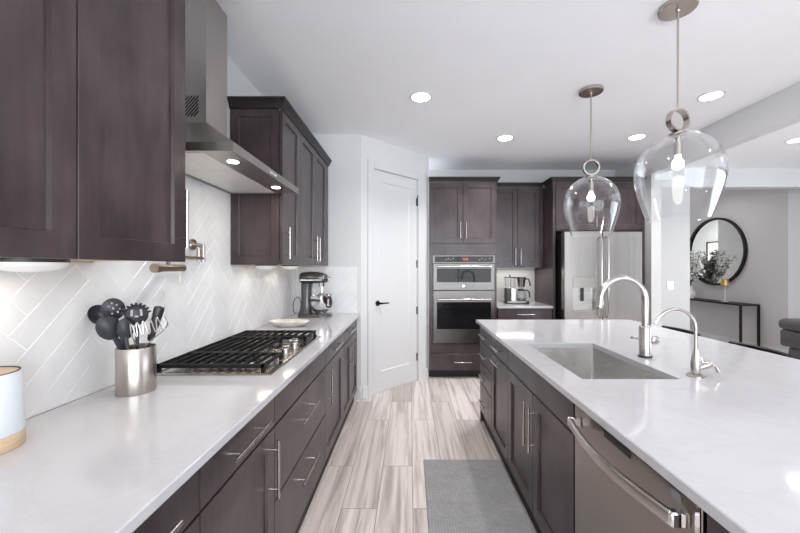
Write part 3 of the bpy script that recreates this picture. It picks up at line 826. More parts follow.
MB().loops([ring_x(mx-0.130, hz-0.020, 0.0645, 0.008, p=6), ring_x(mx+0.075, hz-0.020, 0.0635, 0.008, p=6)]).build('trim_band', CHROME, hd)
MB().cyl((mx+0.120, my, hz-0.008), (mx+0.134, my, hz-0.008), 0.017).cyl((mx+0.132, my, hz-0.008), (mx+0.150, my, hz+0.004), 0.008).build('hub_knob', CHROME, hd)
bx = mx+0.055
m = MB(); m.cyl((bx+0.01, my, hz-0.045), (bx+0.01, my, hz-0.085), 0.036, 20, 0.030); m.cyl((bx+0.01, my, hz-0.085), (bx+0.01, my, hz-0.15), 0.008, 10)
m.build('planetary_hub', CHROME, t)
m = MB()
for k in range(6):
    th = PI*k/6; pth = []
    for q in range(13):
        u = q/12*2*PI
        pth.append((bx+0.01+math.cos(th)*0.045*math.sin(u), my+math.sin(th)*0.045*math.sin(u), hz-0.195+0.052*math.cos(u)))
    m.tube(pth[:-1], 0.0018, 5, closed=True)
m.build('wire_whisk', CHROME, t)
m = MB()
m.lathe((bx, my, ZC+0.0335), [(0.0, 0), (0.048, 0), (0.052, 0.012), (0.072, 0.02), (0.097, 0.052), (0.108, 0.10), (0.111, 0.172), (0.115, 0.176), (0.112, 0.177), (0.107, 0.172), (0.104, 0.10), (0.092, 0.055), (0.0, 0.024)], 40, caps=False)
bw = m.build('bowl', CHROME, t)
MB().tube([(bx+0.085, my-0.072, ZC+0.185), (bx+0.12, my-0.10, ZC+0.185), (bx+0.128, my-0.106, ZC+0.15), (bx+0.118, my-0.10, ZC+0.105), (bx+0.078, my-0.07, ZC+0.10)], 0.009, 10).build('bowl_handle', BLACKP, bw)
for sgn in (-1, 1):
    MB().tube([(mx-0.05, my+sgn*0.05, ZC+0.165), (bx-0.06, my+sgn*0.116, ZC+0.165), (bx+0.02, my+sgn*0.122, ZC+0.165)], 0.010, 8).build('bowl_arm', MIXER, t)
pth = []
for k in range(25):
    u = -0.3+k/24*(2*PI*0.86)
    pth.append((mx-0.150-0.045*math.cos(u-0.9)*1.0-0.02, my-0.03+0.02*math.sin(u), ZC+0.105+0.085*math.sin(u-0.9)))
MB().tube(pth, 0.004, 8).build('power_cord', BLACKP, t)

# ------------------------------------------------------------------ oven wall
YF = 4.48; F = FB(YF)          # carcass front; fronts stand out to 4.46
t = thing('oven_cabinet', 'tall dark wood cabinet housing the double oven', 'cabinet', (0.665, 4.8, 0))
XA, XB = 0.240, 1.090
m = MB()
m.fbox(F, XA, 0.288, 0.10, 2.46, -0.635, 0).fbox(F, 1.058, XB, 0.10, 2.46, -0.635, 0)
m.fbox(F, 0.288, 1.058, 0.10, 0.445, -0.635, 0).fbox(F, 0.288, 1.058, 1.55, 2.46, -0.635, 0).fbox(F, 0.288, 1.058, 0.445, 1.55, -0.635, -0.615)
m.build('body', WOOD, t)
MB().fbox(F, XA, XB, 0, 0.10, -0.635, -0.07).build('toe_kick', TOE, t)
xm = 0.665
door(F, t, XA+0.006, xm, 1.70, 2.4595, xm-0.035, 1.86, 0.2); door(F, t, xm, XB-0.006, 1.70, 2.4595, xm+0.035, 1.86, 0.2)
MB().fbox(F, XA+0.006, 0.286, 0.325, 1.69, 0.001, T).fbox(F, 1.060, XB-0.006, 0.325, 1.69, 0.001, T).fbox(F, 0.286, 1.060, 1.553, 1.69, 0.001, T).fbox(F, 0.286, 1.060, 0.325, 0.442, 0.001, T).build('face_frame', WOOD, t)
drawer(F, t, XA+0.006, XB-0.006, 0.112, 0.315, 0.22)
# (the left leg is hidden by the pantry wall, so only front and right return are swept)
o = crown([(XA-0.004, YF-T), (XB, YF-T), (XB, 5.115)], 2.4605, 1)
o = o.build('crown_molding', CROWN, loc=(0.66, 4.46, 2.461), sharp=25)
tag(o, 'dark crown moulding on top of the oven cabinet', 'moulding')
# oven
FO = FB(YF-0.003)
t = thing('wall_oven', 'stainless combination wall oven with a small upper and a large lower door', 'oven', (xm, 4.7, 0.447))
OX0, OX1 = 0.290, 1.056
MB().fbox(FO, OX0+0.006, OX1-0.006, 0.447, 1.545, -0.55, 0.0).build('chassis', BLACKM, t)
MB().panel(FO, OX0-0.006, OX1+0.006, 1.448, 1.549, [(0, 0.018), (0, 0.030), (0.003, 0.033)]).build('control_frame', STEELO, t)
cp = MB().fbox(FO, OX0+0.018, OX1-0.018, 1.462, 1.536, 0.0331, 0.0345).build('control_panel', OVENGL, t)
m = MB()
for k, x in enumerate((0.44, 0.47, 0.50, 0.53, 0.86, 0.89, 0.93, 0.99)):
    m.fbox(FO, x, x+0.016, 1.49+0.012*(k % 2), 1.497+0.012*(k % 2), 0.0345, 0.0352)
m.build('panel_icons', GREYMK, cp)
m = MB()
def seg(x, z, on, s=0.011):
    th = 0.0022
    P = {'a': (x, x+s, z+2*s-th, z+2*s), 'g': (x, x+s, z+s-th/2, z+s+th/2), 'd': (x, x+s, z, z+th), 'f': (x, x+th, z+s, z+2*s), 'b': (x+s-th, x+s, z+s, z+2*s), 'e': (x, x+th, z, z+s), 'c': (x+s-th, x+s, z, z+s)}
    for q in on: m.fbox(FO, P[q][0], P[q][1], P[q][2], P[q][3], 0.0345, 0.0352)
for x, on in ((0.655, 'bc'), (0.672, 'abged'), (0.695, 'abcdef'), (0.712, 'abcdef')): seg(x, 1.488, on)
m.build('clock_digits', RED, cp)
def oven_door(z0, z1, wz0, wz1, hz_, side=0.045):
    R = lambda a0, a1, b0, b1, w: [FO(a0, b0, w), FO(a1, b0, w), FO(a1, b1, w), FO(a0, b1, w)]
    d = MB().loops([R(OX0, OX1, z0, z1, 0.002), R(OX0, OX1, z0, z1, 0.034), R(OX0+0.003, OX1-0.003, z0+0.003, z1-0.003, 0.037)]).build('oven_door', STEELO, t, sharp=15)
    MB().fbox(FO, OX0+side, OX1-side, wz0, wz1, 0.0371, 0.0385).build('door_window', OVENGL, d)
    h = MB(); h.cyl(FO(OX0+0.05, hz_, 0.082), FO(OX1-0.05, hz_, 0.082), 0.012, 14)
    for x in (OX0+0.075, OX1-0.075): h.tube([FO(x, hz_, 0.037), FO(x, hz_, 0.082)], 0.010, 10)
    h.build('oven_handle', NICKEL, d)
    return d
oven_door(1.112, 1.443, 1.212, 1.385, 1.408)
oven_door(0.450, 1.104, 0.628, 0.965, 1.000)
m = MB().fbox(FO, OX0, OX1, 1.1045, 1.1115, 0.0, 0.030); m.build('vent_strip', BLACKM, t)
MB().lathe(FO(xm, 1.165, 0.0371), [(0.014, 0), (0.014, 0.002), (0.0, 0.0022)], 16, (0, -1, 0)).build('badge', CHROME, t)

# coffee station between oven and fridge
t = thing('base_cabinet', 'dark wood base cabinet under the coffee maker in the back niche', 'cabinet', (1.44, 4.8, 0))
carcass(F, t, 1.095, 1.785, depth=0.62)
drawer(F, t, 1.097, 1.783, 0.745, 0.876, 0.22); door(F, t, 1.097, 1.44, 0.115, 0.737, 1.40, 0.6); door(F, t, 1.44, 1.783, 0.115, 0.737, 1.48, 0.6)
o = counter(1.092, 1.788, 4.445, 5.107, 0.885, 0.915).build('countertop', STONE, loc=(1.44, 4.8, 0.885), sharp=20)
tag(o, 'short white worktop in the back niche under the coffee maker', 'countertop')
t = thing('wall_cabinet', 'dark wood two-door wall cabinet above the coffee maker', 'cabinet', (1.44, 4.95, 1.393))
FW = FB(4.78)
upper(FW, t, 1.094, 1.785, 1.393, 2.46, 0.337)
xq = 1.44
door(FW, t, 1.096, xq, 1.393, 2.4595, xq-0.035, 1.54, 0.22); door(FW, t, xq, 1.74, 1.393, 2.4595, xq+0.035, 1.54, 0.22)
MB().fbox(FW, 1.742, 1.784, 1.393, 2.4595, 0.001, T).build('filler_strip', WOOD, t)
o = crown([(1.137, 4.76), (1.776, 4.76)], 2.4605, 1).build('crown_molding', CROWN, loc=(1.44, 4.76, 2.461), sharp=25)
tag(o, 'short dark crown moulding above the coffee niche cabinet, set back', 'moulding')
# fridge enclosure
t = thing('fridge_cabinet', 'dark wood surround with two doors above the refrigerator', 'cabinet', (2.34, 4.8, 0))
MB().fbox(F, 1.790, 1.822, 0, 2.46, -0.635, T).build('side_panel', WOOD, t)
MB().fbox(F, 2.905, 2.940, 0, 2.46, -0.635, T).build('side_panel', WOOD, t)
MB().fbox(F, 1.823, 2.904, 1.855, 2.46, -0.635, 0).build('body', WOOD, t)
door(F, t, 1.826, 2.363, 1.872, 2.4595, 2.325, 1.97, 0.13); door(F, t, 2.363, 2.901, 1.872, 2.4595, 2.40, 1.97, 0.13)
o = crown([(1.790, 4.714), (1.790, YF-T), (2.945, YF-T)], 2.4605, 1)
o = o.build('crown_molding', CROWN, loc=(2.3, 4.46, 2.461), sharp=25)
tag(o, 'dark crown moulding above the refrigerator doors', 'moulding')

# refrigerator
t = thing('refrigerator', 'stainless french-door refrigerator with an ice and water dispenser', 'refrigerator', (2.3, 4.65, 0))
RY = 4.25; FR = FB(RY)
RX0, RX1, RM = 1.842, 2.775, 2.300
MB().box(RX0+0.01, RX1-0.01, RY+0.085, 5.05, 0.02, 1.80).build('case', BLACKM, t)
MB().box(RX0+0.04, RX1-0.04, RY+0.10, 4.98, 0, 0.0195).build('feet_plinth', BLACKM, t)
# left door leaves a recess for the dispenser
DX0, DX1, DZ0, DZ1 = 1.945, 2.215, 0.87, 1.285
R = lambda a0, a1, b0, b1, w: [FR(a0, b0, w), FR(a1, b0, w), FR(a1, b1, w), FR(a0, b1, w)]
ld = MB().loops([R(RX0, RM-0.003, 0.72, 1.825, -0.08), R(RX0, RM-0.003, 0.72, 1.825, -0.006), R(RX0+0.006, RM-0.009, 0.726, 1.819, 0.0),
    R(DX0, DX1, DZ0, DZ1, 0.0), R(DX0+0.003, DX1-0.003, DZ0+0.003, DZ1-0.003, -0.07)]).build('fridge_door', STEELF, t, sharp=15)
MB().fbox(FR, DX0+0.002, DX1-0.002, 1.155, DZ1-0.002, -0.06, 0.003).build('dispenser_panel', NICKEL, ld)
m = MB().fbox(FR, DX0+0.004, DX1-0.004, DZ0+0.004, 1.154, -0.069, -0.066); m.build('dispenser_back', STEEL, ld)
MB().fbox(FR, 2.065, 2.095, 0.99, 1.15, -0.065, -0.04).build('dispenser_paddle', BLACKP, ld)
MB().fbox(FR, DX0+0.004, DX1-0.004, DZ0+0.0005, DZ0+0.018, -0.064, 0.006).build('drip_tray', CHROME, ld)
rd = MB().panel(FR, RM+0.003, RX1, 0.72, 1.825, [(0, -0.08), (0, -0.006), (0.006, 0)]).build('fridge_door', STEELF, t, sharp=15)
fz = MB().panel(FR, RX0, RX1, 0.06, 0.712, [(0, -0.08), (0, -0.006), (0.006, 0)]).build('freezer_drawer', STEELF, t, sharp=15)
for x, pr in ((RM-0.040, ld), (RM+0.040, rd)):
    h = MB(); h.tube([FR(x, 0.80, 0.001), FR(x, 0.82, 0.045), FR(x, 0.86, 0.055), FR(x, 1.70, 0.055), FR(x, 1.74, 0.045), FR(x, 1.76, 0.001)], 0.011, 10)
    h.build('door_handle', NICKEL, pr)
h = MB(); h.tube([FR(1.95, 0.64, 0.001), FR(1.97, 0.64, 0.05), FR(2.65, 0.64, 0.05), FR(2.67, 0.64, 0.001)], 0.011, 10); h.build('drawer_handle', NICKEL, fz)

# slim light bar under the niche cabinet
t = thing('cabinet_light', 'slim white light bar under the wall cabinet above the coffee maker', 'light', (1.44, 4.92, 1.38))
MB().rbox(1.16, 1.72, 4.90, 4.94, 1.384, 1.3965, 0.002).build('housing', WHITEPL, t)
MB().box(1.165, 1.715, 4.905, 4.935, 1.3815, 1.3835).build('diffuser', UCAB, t)
area('niche_glow', (1.44, 4.92, 1.379), (0, 0, 0), 0.54, 0.03, 1.0, (1.0, 0.95, 0.88), 'RECTANGLE', t)

# coffee maker
cx, cy = 1.43, 4.80
t = thing('coffee_maker', 'silver and black drip coffee maker in the back niche', 'coffee maker', (cx, cy, ZC))
MB().loops([ell(cx, cy, ZC, 0.165, 0.085, p=5), ell(cx, cy, ZC+0.016, 0.165, 0.085, p=5)]).build('base', BLACKP, t)
MB().loops([ell(cx, cy, ZC+0.0162, 0.162, 0.082, p=5), ell(cx, cy, ZC+0.032, 0.158, 0.078, p=5)]).build('base_plate', STEELF, t)
MB().rbox(cx-0.145, cx-0.085, cy-0.06, cy+0.06, ZC+0.0325, ZC+0.205, 0.006).build('tower', BLACKP, t)
MB().rbox(cx-0.0845, cx-0.020, cy-0.062, cy+0.06, ZC+0.0325, ZC+0.205, 0.006).build('boiler_column', STEELF, t)
MB().loops([ell(cx-0.083, cy, ZC+0.2055, 0.068, 0.060, p=5), ell(cx-0.083, cy, ZC+0.345, 0.074, 0.064, p=5)]).build('water_tank', CARAFE, t)
MB().loops([ell(cx-0.083, cy, ZC+0.3455, 0.076, 0.066, p=5), ell(cx-0.083, cy, ZC+0.356, 0.072, 0.062, p=5)]).cyl((cx-0.083, cy, ZC+0.356), (cx-0.083, cy, ZC+0.385), 0.009).build('tank_lid', BLACKP, t)
MB().tube([(cx-0.07, cy, ZC+0.22), (cx-0.07, cy, ZC+0.335), (cx-0.04, cy, ZC+0.343), (cx+0.02, cy, ZC+0.343)], 0.008, 8).build('water_pipe', BLACKP, t)
bk = MB().lathe((cx+0.070, cy, ZC+0.215), [(0.035, 0), (0.045, 0.02), (0.060, 0.125), (0.062, 0.130)], 24).build('brew_basket', STEELF, t)
MB().lathe((cx+0.070, cy, ZC+0.3455), [(0.063, 0), (0.063, 0.008), (0.0, 0.012)], 24).build('basket_lid', BLACKP, bk)
MB().tube([(cx+0.125, cy-0.01, ZC+0.33), (cx+0.16, cy-0.02, ZC+0.325), (cx+0.178, cy-0.025, ZC+0.27), (cx+0.182, cy-0.025, ZC+0.235)], 0.010, 8).build('basket_handle', BLACKP, bk)
cf = MB().lathe((cx+0.070, cy, ZC+0.0325), [(0.055, 0), (0.062, 0.01), (0.066, 0.06), (0.060, 0.11), (0.048, 0.135)], 24).build('carafe', CARAFE, t)
MB().lathe((cx+0.070, cy, ZC+0.168), [(0.050, 0), (0.054, 0.004), (0.050, 0.020), (0.02, 0.03)], 24).build('carafe_lid', BLACKP, cf)
MB().tube([(cx+0.115, cy-0.01, ZC+0.175), (cx+0.15, cy-0.02, ZC+0.175), (cx+0.172, cy-0.025, ZC+0.14), (cx+0.175, cy-0.025, ZC+0.075)], 0.010, 8).build('carafe_handle', BLACKP, cf)
MB().lathe((cx+0.070, cy, ZC+0.034), [(0.054, 0), (0.0605, 0.009), (0.063, 0.035)], 24).build('carafe_heater_band', STEELF, cf)

# ------------------------------------------------------------------ island
FX = 0.655; F = FI(FX)
IG = 'island cabinets'
t = thing('drawer_cabinet', 'dark wood island cabinet of four drawers at the oven end', 'cabinet', (0.97, 3.0, 0))
carcass(F, t, 2.774, 3.228)
for z0, z1 in ((0.745, 0.876), (0.560, 0.737), (0.375, 0.552), (0.115, 0.367)): drawer(F, t, 2.774, 3.228, z0, z1, 0.2)
t = thing('base_cabinet', 'dark wood island pull-out cabinet with drawer and horizontal door handle', 'cabinet', (0.97, 2.54, 0))
carcass(F, t, 2.31, 2.774)
drawer(F, t, 2.31, 2.774, 0.745, 0.876, 0.2); door(F, t, 2.31, 2.774, 0.115, 0.737, 2.542, 0.705, 0.2, False)
t = thing('sink_cabinet', 'dark wood two-door island cabinet under the sink', 'cabinet', (0.97, 1.845, 0))
m = MB()
m.fbox(F, 1.3815, 1.40, 0.10, 0.884, -0.625, 0).fbox(F, 2.29, 2.3095, 0.10, 0.884, -0.625, 0).fbox(F, 1.40, 2.29, 0.10, 0.12, -0.625, 0).fbox(F, 1.40, 2.29, 0.12, 0.884, -0.625, -0.61).fbox(F, 1.40, 2.29, 0.12, 0.884, -0.02, 0)
m.build('body', WOOD, t)
MB().fbox(F, 1.382, 2.309, 0, 0.10, -0.625, -0.012).build('toe_kick', TOE, t)
drawer(F, t, 1.381, 2.31, 0.745, 0.876, 0, name='false_front')
door(F, t, 1.381, 1.845, 0.115, 0.737, 1.805, 0.57, 0.235); door(F, t, 1.845, 2.31, 0.115, 0.737, 1.885, 0.57, 0.235)
t = thing('base_cabinet', 'dark wood island cabinet on the near side of the dishwasher', 'cabinet', (0.97, 0.5, 0))
carcass(F, t, 0.20, 0.762)
MB().fbox(F, 0.70, 0.7605, 0.115, 0.876, 0.001, T).build('filler_strip', WOOD, t)
drawer(F, t, 0.2, 0.698, 0.745, 0.876, 0.2); door(F, t, 0.2, 0.698, 0.115, 0.737, 0.655, 0.58)
# dishwasher
t = thing('dishwasher', 'stainless dishwasher with a bowed bar handle in the island', 'dishwasher', (0.97, 1.08, 0))
MB().fbox(F, 0.768, 1.376, 0.10, 0.872, -0.58, -0.005).build('tub', BLACKM, t)
MB().fbox(F, 0.768, 1.376, 0.0, 0.0995, -0.58, -0.05).build('toe_kick', TOE, t)
dd = MB().loops([[F(a, z, w) for a, z in ((0.774, 0.115), (1.370, 0.115), (1.370, 0.868), (0.774, 0.868))] for w in (-0.004, )] +
     [[F(a, z, 0.018) for a, z in ((0.774, 0.115), (1.370, 0.115), (1.370, 0.868), (0.774, 0.868))],
      [F(a, z, 0.022) for a, z in ((0.778, 0.119), (1.366, 0.119), (1.366, 0.864), (0.778, 0.864))]]).build('dishwasher_door', STEELD, t, sharp=15)
MB().fbox(F, 0.774, 0.787, 0.115, 0.870, 0.0221, 0.025).build('door_edge', CHROME, dd)
MB().fbox(F, 1.02, 1.16, 0.842, 0.862, 0.0221, 0.0235).build('display_window', BLACKP, dd)
MB().fbox(F, 0.832, 0.862, 0.838, 0.860, 0.0221, 0.023).build('badge', GREYMK, dd)
# bowed flat bar
rings = []
for k in range(25):
    q = k/24; a = 0.812+q*(1.325-0.812); bow = 0.050+0.034*math.sin(q*PI)
    rings.append([F(a, 0.808, bow), F(a, 0.803, bow+0.006), F(a, 0.803, bow+0.014), F(a, 0.812, bow+0.016), F(a, 0.832, bow+0.016), F(a, 0.836, bow+0.012), F(a, 0.836, bow+0.004)])
hb = MB().loops(rings).build('bar_handle', NICKEL, dd)
for a in (0.800, 1.312):
    MB().rbox(*sorted((F(0, 0, 0.0225)[0], F(0, 0, 0.066)[0])), a, a+0.022, 0.802, 0.838, 0.004).build('handle_bracket', CHROME, hb)
# island back and end panels
t = thing('island_panel', 'dark wood end and back panelling that closes the island', 'panel', (1.45, 3.0, 0))
MB().box(0.640, 1.66, 3.2285, 3.248, 0, 0.884).build('end_panel', WOOD, t)
MB().box(1.285, 1.66, 0.20, 3.228, 0, 0.884).build('back_panel', WOOD, t)
SX0, SX1, SY0, SY1 = 0.739, 1.159, 1.523, 2.255
m = counter(0.608, 2.02, 0.15, 3.28, 0.885, 0.915, (SX0, SX1, SY0, SY1))
o = m.build('countertop', STONE, loc=(1.3, 1.9, 0.885), sharp=20)
tag(o, 'wide white quartz island worktop with a sink cut into it', 'countertop')
# undermount sink
t = thing('sink', 'rectangular undermount steel sink in the island worktop', 'sink', (0.95, 1.89, 0.66))
Q = lambda i, z: [(SX0-i, SY0-i, z), (SX1+i, SY0-i, z), (SX1+i, SY1+i, z), (SX0-i, SY1+i, z)]
def rq(i, z, r=0.03, n=5):
    x0, x1, y0, y1 = SX0-i, SX1+i, SY0-i, SY1+i; out = []
    for cx_, cy_, a0 in ((x1-r, y0+r, -PI/2), (x1-r, y1-r, 0), (x0+r, y1-r, PI/2), (x0+r, y0+r, PI)):
        for k in range(n+1):
            th = a0+PI/2*k/n; out.append((cx_+r*math.cos(th), cy_+r*math.sin(th), z))
    return out
MB().loops([rq(0.022, 0.8845), rq(0.003, 0.8845, 0.012), rq(0.003, 0.874, 0.012), rq(0.000, 0.70, 0.014), rq(-0.006, 0.675, 0.02), rq(-0.022, 0.665, 0.02), rq(-0.022, 0.660, 0.02), rq(-0.004, 0.668, 0.02), rq(0.006, 0.70, 0.016), rq(0.008, 0.868, 0.014), rq(0.022, 0.878)], False, False, True).build('rim_and_walls', SINKM, t, sharp=40)
MB().loops([rq(-0.0215, 0.6605, 0.02), rq(-0.0215, 0.6645, 0.02)]).build('basin_floor', SINKM, t)
MB().lathe((0.95, 2.0, 0.6648), [(0.055, 0), (0.05, 0.003), (0.03, 0.002), (0.0, 0.0015)], 24).build('drain', CHROME, t)

# kitchen faucet
fx, fy = 1.255, 1.90
t = thing('kitchen_faucet', 'tall gooseneck faucet in brushed nickel behind the sink', 'faucet', (fx, fy, ZC))
MB().lathe((fx, fy, ZC), [(0.033, 0), (0.033, 0.010), (0.030, 0.0105)], 24).build('base_ring', BLACKP, t)
MB().lathe((fx, fy, ZC+0.0108), [(0.029, 0), (0.029, 0.150), (0.027, 0.153), (0.0225, 0.155)], 24).build('body', NICKEL, t)
R_ = 0.120; zt = 1.353-R_-0.0172
pts = [(fx, fy, ZC+0.155), (fx, fy, 1.15)]
for k in range(17):
    th = PI*k/16; pts.append((fx-R_+R_*math.cos(th), fy, zt+R_*math.sin(th)))
MB().tube(pts, 0.0172, 16).build('neck', NICKEL, t)
xe = fx-2*R_
MB().tube([(xe, fy, zt-0.001), (xe-0.001, fy, zt-0.02), (xe-0.004, fy, 1.185), (xe-0.004, fy, 1.175)], [0.0185, 0.0195, 0.0205, 0.018], 16).build('spray_head', NICKEL, t)
MB().tube([(fx-0.026, fy, ZC+0.098), (fx-0.05, fy-0.006, ZC+0.100), (fx-0.082, fy-0.012, ZC+0.106)], [0.007, 0.005, 0.006], 10).build('lever', NICKEL, t)
MB().lathe((fx+0.026, fy, ZC+0.090), [(0.021, 0), (0.022, 0.004), (0.022, 0.034), (0.018, 0.040), (0.0, 0.042)], 20, (1, 0, 0)).build('valve_cap', NICKEL, t)
# filtered water tap
gx, gy = 1.252, 1.56
t = thing('water_tap', 'small slender filtered-water tap on the island beside the faucet', 'tap', (gx, gy, ZC))
MB().lathe((gx, gy, ZC), [(0.034, 0), (0.034, 0.004), (0.027, 0.008), (0.016, 0.014)], 24).build('base_flange', NICKEL, t)
MB().lathe((gx, gy, ZC+0.0145), [(0.017, 0), (0.019, 0.02), (0.019, 0.045), (0.015, 0.07), (0.009, 0.10), (0.0075, 0.105)], 20).build('body', NICKEL, t)
pts = [(gx, gy, ZC+0.12), (gx, gy, 1.10)]
R_ = 0.088
for k in range(15):
    th = PI*0.80*k/14; pts.append((gx-R_+R_*math.cos(th), gy, 1.122+R_*math.sin(th)))
l = Vector(pts[-1]); pts.append(tuple(l+Vector((-0.020, 0, -0.028))))
MB().tube(pts, 0.0068, 12).build('spout', NICKEL, t)
MB().tube([(gx+0.012, gy-0.004, ZC+0.040), (gx+0.04, gy-0.01, ZC+0.052), (gx+0.058, gy-0.012, ZC+0.056)], [0.013, 0.014, 0.010], 12).tube([(gx+0.055, gy-0.012, ZC+0.058), (gx+0.075, gy-0.015, ZC+0.048), (gx+0.085, gy-0.017, ZC+0.022)], [0.006, 0.006, 0.007], 10).tube([(gx+0.03, gy-0.004, ZC+0.05), (gx+0.022, gy, ZC+0.085)], [0.005, 0.003], 8).build('lever', NICKEL2, t)

# ------------------------------------------------------------------ floor mat
o = MB().rbox(0.097, 0.652, 1.05, 2.564, 0.0, 0.012, 0.004).build('kitchen_mat', MATW, loc=(0.4, 1.8, 0), sharp=20)
tag(o, 'grey woven anti-fatigue mat on the floor in front of the sink', 'mat')

# ------------------------------------------------------------------ pendants and ceiling lights
def pendant(x, y, label, turn):
    t = thing('pendant_light', label, 'pendant light', (x, y, CZ), 'glass pendants over the island')
    MB().lathe((x, y, CZ-0.0005), [(0.09, 0), (0.09, -0.018), (0.086, -0.022), (0.012, -0.024), (0.010, -0.034)], 36).build('canopy', NICKEL2, t)
    zr = 2.184
    MB().cyl((x, y, CZ-0.03), (x, y, zr+0.061), 0.0055, 10).build('rod', NICKEL2, t)
    # flat ring turned a little about the vertical
    ang = math.radians(turn); ux = Vector((math.cos(ang), math.sin(ang), 0)); uy = Vector((-math.sin(ang), math.cos(ang), 0))
    rings = []
    for k in range(36):
        th = 2*PI*k/36; e = ux*math.cos(th)+Vector((0, 0, math.sin(th))); c = Vector((x, y, zr))
        rings.append([c+e*0.062-uy*0.016, c+e*0.062+uy*0.016, c+e*0.052+uy*0.016, c+e*0.052-uy*0.016])
    MB().loops(rings, closed=True).build('ring', NICKEL2, t)
    MB().lathe((x, y, 2.118), [(0.012, -0.055), (0.014, -0.020), (0.046, -0.014), (0.050, -0.006), (0.030, 0.0), (0.012, 0.004), (0.010, 0.014)], 28).build('collar', NICKEL2, t)
    MB().cyl((x, y, 2.064), (x, y, 1.995), 0.019, 20, 0.021).build('socket', NICKEL2, t)
    prof = [(0.030, 2.117), (0.055, 2.110), (0.100, 2.090), (0.145, 2.055), (0.180, 2.008), (0.199, 1.955), (0.2045, 1.905), (0.201, 1.855), (0.190, 1.800), (0.172, 1.740), (0.154, 1.685), (0.142, 1.648)]
    th = 0.0035; outer = prof; inner = [(r-th, z-(th if i < 5 else 0)) for i, (r, z) in enumerate(prof)][::-1]
    MB().lathe((x, y, 0), outer+inner, 64, closed=True).build('glass_shade', GLASS, t, sharp=60)
    MB().lathe((x, y, 1.994), [(0.013, 0), (0.014, -0.012), (0.024, -0.028), (0.029, -0.045), (0.026, -0.062), (0.015, -0.072), (0.0, -0.075)], 24).build('bulb', BULB, t)
pendant(1.442, 1.916, 'larger-looking clear glass pendant hanging nearest the camera over the island', 10)
pendant(1.434, 2.82, 'clear glass pendant hanging farther back, in front of the refrigerator', -8)

def can(x, y, label, power=5, CZ=CZ):
    t = thing('recessed_light', label, 'ceiling light', (x, y, CZ), 'recessed ceiling lights')
    MB().lathe((x, y, CZ-0.0005), [(0.094, 0), (0.092, -0.004), (0.078, -0.006), (0.074, -0.002)], 36).build('trim_ring', TRIM, t)
    MB().lathe((x, y, CZ-0.001), [(0.0735, 0), (0.0735, -0.003), (0.0, -0.0035)], 32).build('lens', LAMPON, t)
    area('recessed_lamp', (x, y, CZ-0.012), (0, 0, 0), 0.14, 0.14, power, (1.0, 0.98, 0.955), 'DISK', t, spread=math.radians(124))
can(0.09, 2.935, 'round recessed ceiling light nearest the range hood and pantry')
can(1.03, 3.86, 'round recessed ceiling light in front of the oven cabinet', 9)
can(2.467, 2.918, 'round recessed ceiling light to the right of the nearer pendant rod')
can(2.44, 3.83, 'round recessed ceiling light between the two pendants, near the refrigerator', 7)
can(4.26, 3.92, 'round recessed ceiling light beyond the ceiling beam', 8)

# unseen ceiling lights added above and behind the camera to brighten the room
for x, y, w in ((0.09, 1.15, 'over the aisle, before the range hood'), (2.45, 0.95, 'over the near end of the island'), (0.09, -1.0, 'over the aisle, behind the viewer'),
             (2.45, -1.2, 'past the near end of the island, behind the viewer'), (4.26, 1.6, 'beyond the beam, above the sofa')):
    can(x, y, 'added unseen ceiling light ' + w)

can(4.85, 6.4, 'added unseen light in the high hall ceiling, before the round mirror', 5, 3.2)  # unseen lamp added to lift the mirror wall
can(3.3, 9.9, 'added unseen light in the high hall ceiling, past the reflected picture', 12, 3.2)  # second unseen lamp, added to brighten the hall recess

# ------------------------------------------------------------------ white wall, hall and living room
t = thing('light_switch', 'small white light switch plate on the wall right of the refrigerator', 'light switch', (3.69, 5.05, 1.14))
MB().panel(FB(5.05), 3.645, 3.735, 1.08, 1.20, [(0, 0.0005), (0, 0.005), (0.003, 0.007)]).build('plate', WHITEPL, t)
MB().fbox(FB(5.05), 3.673, 3.707, 1.105, 1.175, 0.007, 0.010).build('rocker', WHITEC, t)

# round mirror
MY, MZ, MR = 6.75, 1.70, 0.64
t = thing('wall_mirror', 'large round wall mirror with a black rim above the console', 'mirror', (5.799, MY, MZ-MR))
MB().lathe((5.799, MY, MZ), [(MR, 0), (MR, 0.045), (MR-0.038, 0.045), (MR-0.038, 0.012), (MR-0.038, 0.0)], 72, (-1, 0, 0), closed=True).build('rim', BLACKM, t)
MB().lathe((5.799, MY, MZ), [(MR-0.039, 0.004), (MR-0.039, 0.012), (0.0, 0.012)], 72, (-1, 0, 0)).build('mirror_glass', MIRROR, t)
# framed picture that the mirror reflects
t = thing('framed_picture', 'framed pale print seen reflected in the round mirror', 'picture', (2.60, 10.4, 1.15))
m = MB(); FPIC = lambda a, z, w: (2.601+w, a, z)
m.fbox(FPIC, 10.05, 10.08, 1.15, 2.17, 0, 0.03).fbox(FPIC, 10.72, 10.75, 1.15, 2.17, 0, 0.03).fbox(FPIC, 10.08, 10.72, 1.15, 1.18, 0, 0.03).fbox(FPIC, 10.08, 10.72, 2.14, 2.17, 0, 0.03)
m.build('frame', BLACKM, t); MB().fbox(FPIC, 10.08, 10.72, 1.18, 2.14, 0.001, 0.012).build('print', PAPER, t)
